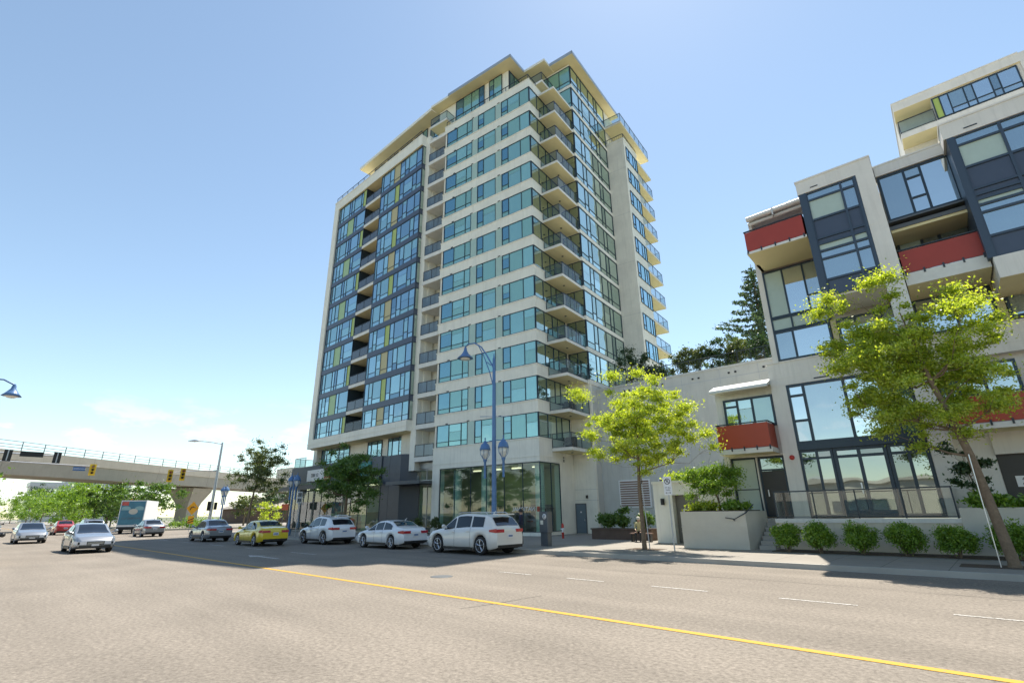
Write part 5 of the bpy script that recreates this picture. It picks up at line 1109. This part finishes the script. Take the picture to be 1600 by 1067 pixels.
# ---------------------------------------------------------------- vegetation
rng = np.random.default_rng(11)
def leafmesh(name, C_, S_, matk, flat=.0, asp=.5, up=None):
    n = len(C_); a = rng.normal(size=(n, 3)); a /= np.linalg.norm(a, axis=1)[:, None]
    if flat: a[:, 2] *= (1-flat); a /= np.linalg.norm(a, axis=1)[:, None]
    b_ = rng.normal(size=(n, 3)); 
    if up is not None: b_ = b_*.35+np.array(up); a = np.cross(b_, rng.normal(size=(n,3))); a /= np.linalg.norm(a, axis=1)[:, None]+1e-9; b_, a = np.cross(a, np.cross(b_, a)), b_/np.linalg.norm(b_,axis=1)[:,None]
    b_ = np.cross(a, b_); b_ /= np.linalg.norm(b_, axis=1)[:, None]+1e-9
    s = S_[:, None]; mid = a*s*.08
    v = np.stack([C_-a*s*.5, C_+b_*s*asp*.5+mid, C_+a*s*.5, C_-b_*s*asp*.5+mid], 1).reshape(-1, 3)
    me = bpy.data.meshes.new(name); me.vertices.add(4*n); me.vertices.foreach_set('co', v.ravel()); me.loops.add(4*n); me.loops.foreach_set('vertex_index', np.arange(4*n)); me.polygons.add(n)
    me.polygons.foreach_set('loop_start', np.arange(n)*4); me.polygons.foreach_set('loop_total', np.full(n, 4)); me.update(); me.validate()
    me.materials.append(M[matk]); o = bpy.data.objects.new(name, me); COL.objects.link(o); return o
def clumps(cc, rr, n, zsq=.6, cap=1.9):
    """leaves scattered in gaussian puffs; cc centres, rr radii"""
    cc = np.array(cc); rr = np.array(rr); w_ = rr**2; w_ = w_/w_.sum(); idx = rng.choice(len(cc), n, p=w_)
    d = rng.normal(size=(n, 3)); d /= np.linalg.norm(d, axis=1)[:, None]; rad = np.minimum(np.abs(rng.normal(size=n))*.62, cap)
    return cc[idx]+d*(rr[idx]*rad)[:, None]*np.array([1, 1, zsq])
def tree(name, label, base, trunk, crown, nclump, nleaf, leaf, matk, tr=.12, group=None, cr=.28, zsq=.55, lean=(0,0), cat='tree', fill=.55, extra=None, bare=0):
    """trunk: height where limbs start; crown: (cx,cy,cz,rx,ry,rz) relative to base; limbs run to every clump"""
    t = thing(name, label, cat, base, group=group); cx, cy, cz, rx, ry, rz = crown; cs = []; rs = []
    for i in range(nclump):
        for _ in range(30):
            d = rng.normal(size=3); d /= np.linalg.norm(d); r_ = (fill+(1-fill)*rng.random()) if rng.random() < .8 else rng.random()*fill
            p = np.array([cx+d[0]*rx*r_, cy+d[1]*ry*r_, cz+d[2]*rz*r_])
            if p[2] > trunk*.75: break
        cs.append(p); rs.append(cr*(rx+ry)/2*rng.uniform(.6, 1.25))
    if extra:
        for e in extra: cs.append(np.array(e[:3])); rs.append(e[3])
    b = MB(); top = np.array([lean[0]+cx*.5, lean[1]+cy*.5, cz+rz*.55]); th = np.array([lean[0]*.5, lean[1]*.5, trunk])
    mid = (th+top)/2+rng.normal(size=3)*.12*rx*.3
    b.tube([(0,0,-.1), (0,0,.15), tuple(th*.5+rng.normal(size=3)*.03*tr*4), tuple(th), tuple(mid), tuple(top)], [tr*1.35, tr*1.1, tr, tr*.85, tr*.5, tr*.12], 10)
    nodes = [(th+(mid-th)*f, tr*(.8-.3*f)) for f in (0, .33, .66)]+[(mid+(top-mid)*f, tr*(.5-.35*f)) for f in (0, .3, .6, .85)]
    order = sorted(range(len(cs)), key=lambda i: -rs[i]*(1+.4*rng.random())) if len(cs) < 12 else list(rng.permutation(len(cs)))
    for i in order:                                   # every puff hangs on the nearest limb below it
        c_ = cs[i]; r_ = rs[i]; best = min(nodes, key=lambda n: np.linalg.norm(n[0]-c_)+(3.0*max(0, n[0][2]-c_[2]+.35)))
        s, sr = best; L_ = np.linalg.norm(c_-s); r0 = min(sr*.62, tr*.34); m1 = s+(c_-s)*.4+rng.normal(size=3)*.05*L_+np.array([0,0,-.05*L_]); m2 = s+(c_-s)*.75+rng.normal(size=3)*.05*L_
        b.tube([tuple(s), tuple(m1), tuple(m2), tuple(c_)], [r0, r0*.75, r0*.5, max(.004, r0*.2)], 5, cap=False)
        nodes += [(m1, r0*.75), (m2, r0*.5)]
        for _ in range(2):
            e = c_+rng.normal(size=3)*r_*.6; b.tube([tuple(m2), tuple(e)], [max(.005, r0*.3), .003], 4, cap=False)
    tk = b.build('trunk', 'bark', None); tk.parent = t
    P_ = clumps(cs, rs, nleaf, zsq); o = leafmesh('crown', P_, leaf*rng.uniform(.6, 1.3, len(P_)), matk); o.parent = t; return t
def bush(name, label, base, rx, ry, rz, n, leaf, matk, group=None, nc=14, cat='shrub', up=None, cap=1.9, rs_=.36):
    t = thing(name, label, cat, base, group=group); cs = []; rs = []
    for i in range(nc):
        d = rng.normal(size=3); d /= np.linalg.norm(d); r_ = rng.random()**.5*.75; cs.append((d[0]*rx*r_, d[1]*ry*r_, rz+d[2]*rz*r_*.9)); rs.append(rs_*(rx+ry)/2*rng.uniform(.7, 1.2))
    P_ = clumps(cs, rs, n, .8, cap); P_[:, 2] = np.maximum(P_[:, 2], .04)
    o = leafmesh('foliage', P_, leaf*rng.uniform(.6, 1.3, n), matk, up=up); o.parent = t
    b = MB()
    for i in range(7):
        c_ = cs[i]; b.tube([(c_[0]*.15, c_[1]*.15, -.05), (c_[0]*.5, c_[1]*.5, c_[2]*.5), c_], [.022, .016, .006], 5)
    s_ = b.build('stems', 'bark', None); s_.parent = t; return t
GS = 'street trees along the kerb'
# centre right street tree (glowing yellow green)
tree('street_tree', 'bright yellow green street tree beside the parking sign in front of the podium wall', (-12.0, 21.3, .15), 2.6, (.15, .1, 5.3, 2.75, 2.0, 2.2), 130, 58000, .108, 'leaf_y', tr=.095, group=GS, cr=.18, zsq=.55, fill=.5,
     extra=[(-3.4,.2,7.6,.65),(-2.9,.0,7.2,.6),(3.3,.2,4.7,.55),(3.6,.1,4.1,.4),(2.6,0,5.9,.6),(-1.0,0,8.0,.6),(.4,0,7.9,.5),(1.2,.1,7.5,.45),(-2.3,.0,4.4,.5),(-2.6,0,5.3,.5)])
b = MB(); b.tube([(-11.72, 21.25, .1), (-11.83, 21.25, 2.9)], .022, 6); tag(b.build('tree_stake', 'galv'), 'thin pale stake leaning on the trunk of the centre street tree', 'stake')
# right hand street tree
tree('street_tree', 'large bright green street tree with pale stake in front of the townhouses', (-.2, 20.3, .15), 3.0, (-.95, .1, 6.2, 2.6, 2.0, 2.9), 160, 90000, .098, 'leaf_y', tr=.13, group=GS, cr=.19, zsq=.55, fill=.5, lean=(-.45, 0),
     extra=[(-3.2,.1,8.4,.6),(-2.9,.2,8.9,.6),(-1.0,0,9.1,.6),(-2.9,.0,6.2,.5),(.9,0,7.6,.6),(-1.9,0,4.3,.6),(-2.6,.0,4.9,.5),(.7,0,4.4,.6),(-.2,0,3.7,.5),(-1.3,0,3.4,.4)])
b = MB(); b.tube([(-.48, 20.12, .1), (-.46, 20.17, 3.2)], .016, 6); tag(b.build('tree_stake', 'silver'), 'pale metal stake beside the trunk of the right street tree', 'stake')
b = MB(); b.box(-1.35, 1.1, 19.75, 20.85, .153, .158); tag(b.build('tree_pit', 'soil'), 'dark soil pit around the right street tree', 'tree pit')
b = MB(); b.box(-12.7, -11.2, 20.8, 21.8, .153, .158); tag(b.build('tree_pit', 'soil'), 'dark soil pit around the centre street tree', 'tree pit')
# shaded tree in front of the shops, small tree further left
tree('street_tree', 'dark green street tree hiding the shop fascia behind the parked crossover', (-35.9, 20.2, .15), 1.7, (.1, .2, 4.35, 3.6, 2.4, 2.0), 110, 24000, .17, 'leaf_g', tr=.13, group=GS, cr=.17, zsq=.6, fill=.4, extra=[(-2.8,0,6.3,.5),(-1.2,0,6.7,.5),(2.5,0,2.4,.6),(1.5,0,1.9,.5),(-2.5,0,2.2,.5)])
tree('street_tree', 'airy street tree on the corner in front of the viaduct', (-57.0, 21.3, .15), 2.6, (-.4, .5, 6.2, 3.8, 3.0, 3.2), 110, 17000, .18, 'leaf_o', tr=.13, group=GS, cr=.21, zsq=.6, fill=.3)
# row of trees behind the viaduct
GF = 'trees in a row beyond the crossing'
lab = ['round green tree beyond the crossing just left of the viaduct pier','green tree behind the box truck','green tree between the box truck and the red car','green tree above the red car','pale green tree above the nearest oncoming saloon','pale green tree below the office building','pale green tree left of the office building','pale green tree at the left end of the far row','small pale green tree further left in the far row','smallest tree furthest left in the far row']
for i, (x, y, s) in enumerate([(-87,19.6,1.0),(-97,19.0,1.05),(-107,18.0,1.1),(-116,17.6,1.15),(-127,17.5,1.2),(-141,18,1.3),(-160,18.5,1.3),(-188,17.5,1.3),(-225,17.5,1.35),(-275,17,1.5)]):
    if i < 3: t_ = tree('far_tree', lab[i], (x, y, 0), 1.6, (0,0,3.9*s,3.6,3.6,3.2*s), 40, 5200, .34, 'leaf_g', tr=.16, group=GF, cr=.27, zsq=.75)
    else: t_ = tree('far_tree', lab[i], (x, y, 0), 1.5, (0,0,3.9*s,4.8*s,4.8*s,3.4*s), 40, 5200, .42, 'leaf_b', tr=.16, group=GF, cr=.27, zsq=.7)
tree('far_tree', 'dark pine far left behind the row of pale trees', (-290, 24, 0), 4, (0,0,9,6,6,7), 24, 2600, .7, 'leaf_d', tr=.25, group=GF, cr=.4)
tree('far_tree', 'tree with dark lower branches right of the viaduct pier', (-97, 35.5, 0), 1.5, (0,0,3.8,3,3,2.0), 18, 2600, .34, 'leaf_o', tr=.15, group=GF, cr=.36)
tree('far_tree', 'dark tree behind the corner tree under the viaduct', (-104, 44, 0), 1.5, (0,0,4.3,3.6,3.6,2.5), 18, 2600, .36, 'leaf_d', tr=.15, group=GF, cr=.36)
tree('far_tree', 'low yellow green tree under the corner street tree', (-90, 36.5, 0), .8, (0,0,2.2,2.2,2.2,1.5), 14, 1600, .3, 'leaf_y', tr=.1, group=GF, cr=.4)
tree('street_tree', 'light green tree cut by the left edge of the picture', (-44, -1.3, 0), 2.0, (0,.3,4.7,2.2,2.6,3.6), 60, 14000, .2, 'leaf_b', tr=.12, group=GS, cr=.3)
bush('hedge', 'clipped green hedge at the foot of the viaduct pier', (-88, 25, 0), 1.4, 5, .7, 3000, .25, 'leaf_b', nc=24)
# trees across the street (mirrored in the glass)
GB = 'trees across the street behind the camera'
t0 = tree('street_tree', 'street tree across the road behind the camera, opposite the tower', (-30, -14, 0), 2.6, (0,0,6.5,3.5,3.5,3.4), 26, 4000, .36, 'leaf_g', tr=.16, group=GB, cr=.33)
for x, l_ in ((-48,'furthest left street tree across the road behind the camera'),(-14,'street tree across the road behind the camera, opposite the planter'),(2,'street tree across the road right behind the camera'),(16,'furthest right street tree across the road behind the camera')): dup(t0, (x, -14+.5*math.sin(x), 0), x*1.3, l_)
# round shrubs on the terrace wall
GR = 'clipped round shrubs in front of the terrace wall'
labs = ['bright round shrub nearest the concrete steps','bright round shrub, second from the concrete steps','round green shrub, third from the concrete steps','round green shrub, fourth from the concrete steps','round green shrub under the corner post of the glass terrace rail','green shrub left of the right street tree trunk','green shrub right of the right street tree trunk']
for i, (x, r_) in enumerate([(-6.55,.52),(-5.40,.56),(-4.1,.60),(-2.82,.64),(-1.45,.62),(-.05,.62),(1.15,.62)]):
    bush('round_shrub', labs[i], (x, 22.9+.03*x, .15), r_*1.12, .6, .60+.03*(i%2), 12000, .08, 'leaf_b', group=GR, nc=60, cap=1.05, rs_=.40)
b = MB(); b.box(-7.2, 6, 22.75, 24.1, .151, .18); struct(b.build('planting_bed', 'soil'))
# planter tree and grasses
tree('small_tree', 'low spreading leafy tree growing in the pale concrete planter', (-9.6, 24.2, 1.7), .35, (-.5,-.1,1.35,1.7,.9,.85), 44, 14000, .11, 'leaf_b', tr=.05, cr=.33, zsq=.6, fill=.4)
bush('grass_clump', 'tuft of green grass at the right end of the concrete planter', (-8.75, 23.9, 1.7), .75, .55, .20, 3200, .15, 'leaf_b', nc=16, cat='grass')
bush('grass_clump', 'low yellow green ground cover at the left end of the concrete planter', (-10.1, 23.8, 1.7), 1.0, .55, .16, 3000, .13, 'leaf_y', nc=16, cat='grass')
bush('grass_clump', 'long green grass in the planter behind the right street tree', (-.2, 24.8, 1.65), 1.1, .5, .24, 4200, .17, 'leaf_b', nc=18, cat='grass')
tree('small_tree', 'dark leafy sapling in the planter behind the right street tree', (-.6, 24.9, 1.6), .6, (-.3,0,1.5,1.0,.6,1.1), 18, 2600, .13, 'leaf_d', tr=.04, cr=.36)
bush('green_roof', 'yellow green plants trailing over the roof of the gate wall', (-12.4, 26.6, 3.2), 1.3, .8, .16, 2600, .13, 'leaf_y', nc=14, cat='plants')
for i, (x, l_) in enumerate([(-18.1,'dark leafy bush at the left end of the low brown planter'),(-16.9,'tall dark bush in the middle of the low brown planter'),(-15.6,'dark bush at the right end of the low brown planter behind the street tree')]):
    bush('leafy_bush', l_, (x, 27.75, .70), .95, .42, .55 if i != 1 else .75, 4200, .15, 'leaf_g', group='bushes in the low brown planter', nc=12)
for i, (x, y) in enumerate([(-35.0,26.0),(-33.0,26.6)]):
    bush('leafy_bush', ['pale green bush left of the corner shop window','green bush behind the bonnet of the white utility car'][i], (x, y, .15), .8, .6, .75, 1800, .14, 'leaf_o', nc=12)
# planting on the podium roof
GH = 'shrubs along the podium roof edge'
hl = ['tall dark shrub on the podium roof beside the tower','dark shrub second from the tower on the podium roof','olive shrub behind the roof railing','yellow green flowering shrub on the podium roof, middle of the row','dark shrub right of the flowering shrub on the podium roof','olive shrub below the fir tree on the podium roof','dark shrub at the foot of the fir tree beside the townhouse']
for i, (x, rx_, h_, mk) in enumerate([(-20.6,1.9,1.9,'leaf_d'),(-18.2,1.4,1.0,'leaf_d'),(-16.3,1.4,1.35,'leaf_o'),(-14.7,1.4,1.4,'leaf_o'),(-13.2,1.3,1.35,'leaf_d'),(-11.8,1.2,1.4,'leaf_o'),(-10.3,1.5,1.4,'leaf_d')]):
    bush('roof_shrub', hl[i], (x, 37.0, 11.2), rx_*1.1, .9, h_*1.2, 4200, .16, mk, group=GH, nc=20)
def fir(label, base, h, r):
    t = thing('fir_tree', label, 'tree', base); b = MB(); b.tube([(0,0,0),(0,0,h*.6),(0,0,h)], [.2,.11,.02], 8); P_ = []; up_ = []
    z = h*.08
    while z < h*.97:
        rr = r*(1-z/h)**.75*rng.uniform(.75, 1.15); nb = 5 if z < h*.8 else 4; a0 = rng.random()*6
        for k in range(nb):
            a = a0+2*PI*k/nb+rng.normal()*.2; L_ = rr*rng.uniform(.6, 1.15); e = np.array([math.cos(a)*L_, math.sin(a)*L_, z-.05*L_+.22*L_]); s = np.array([0,0,z])
            b.tube([tuple(s), tuple((s+e)/2-np.array([0,0,.08*L_])), tuple(e)], [.04,.025,.008], 4, cap=False)
            n = int(52*L_)+8; tt = rng.random(n)**.7; q = s+(e-s)*tt[:, None]; q[:, 2] -= .3*L_*tt*(1-tt); q += rng.normal(size=(n,3))*np.array([.16,.16,.09])*(.5+.7*L_/r); P_.append(q)
        z += h*.045
    b.build('trunk', 'bark', None).parent = t; P_ = np.concatenate(P_); o = leafmesh('crown', P_, .30*rng.uniform(.5,1.3,len(P_)), 'leaf_c', asp=.4); o.parent = t; return t
fir('tall dark fir tree rising from the podium roof beside the townhouse block', (-11.6, 43.5, 11.2), 11.0, 5.6)
for o in [o for o in bpy.data.objects if o.parent is None and o.type == 'EMPTY' and o.get('category') == 'tree' and False]: pass
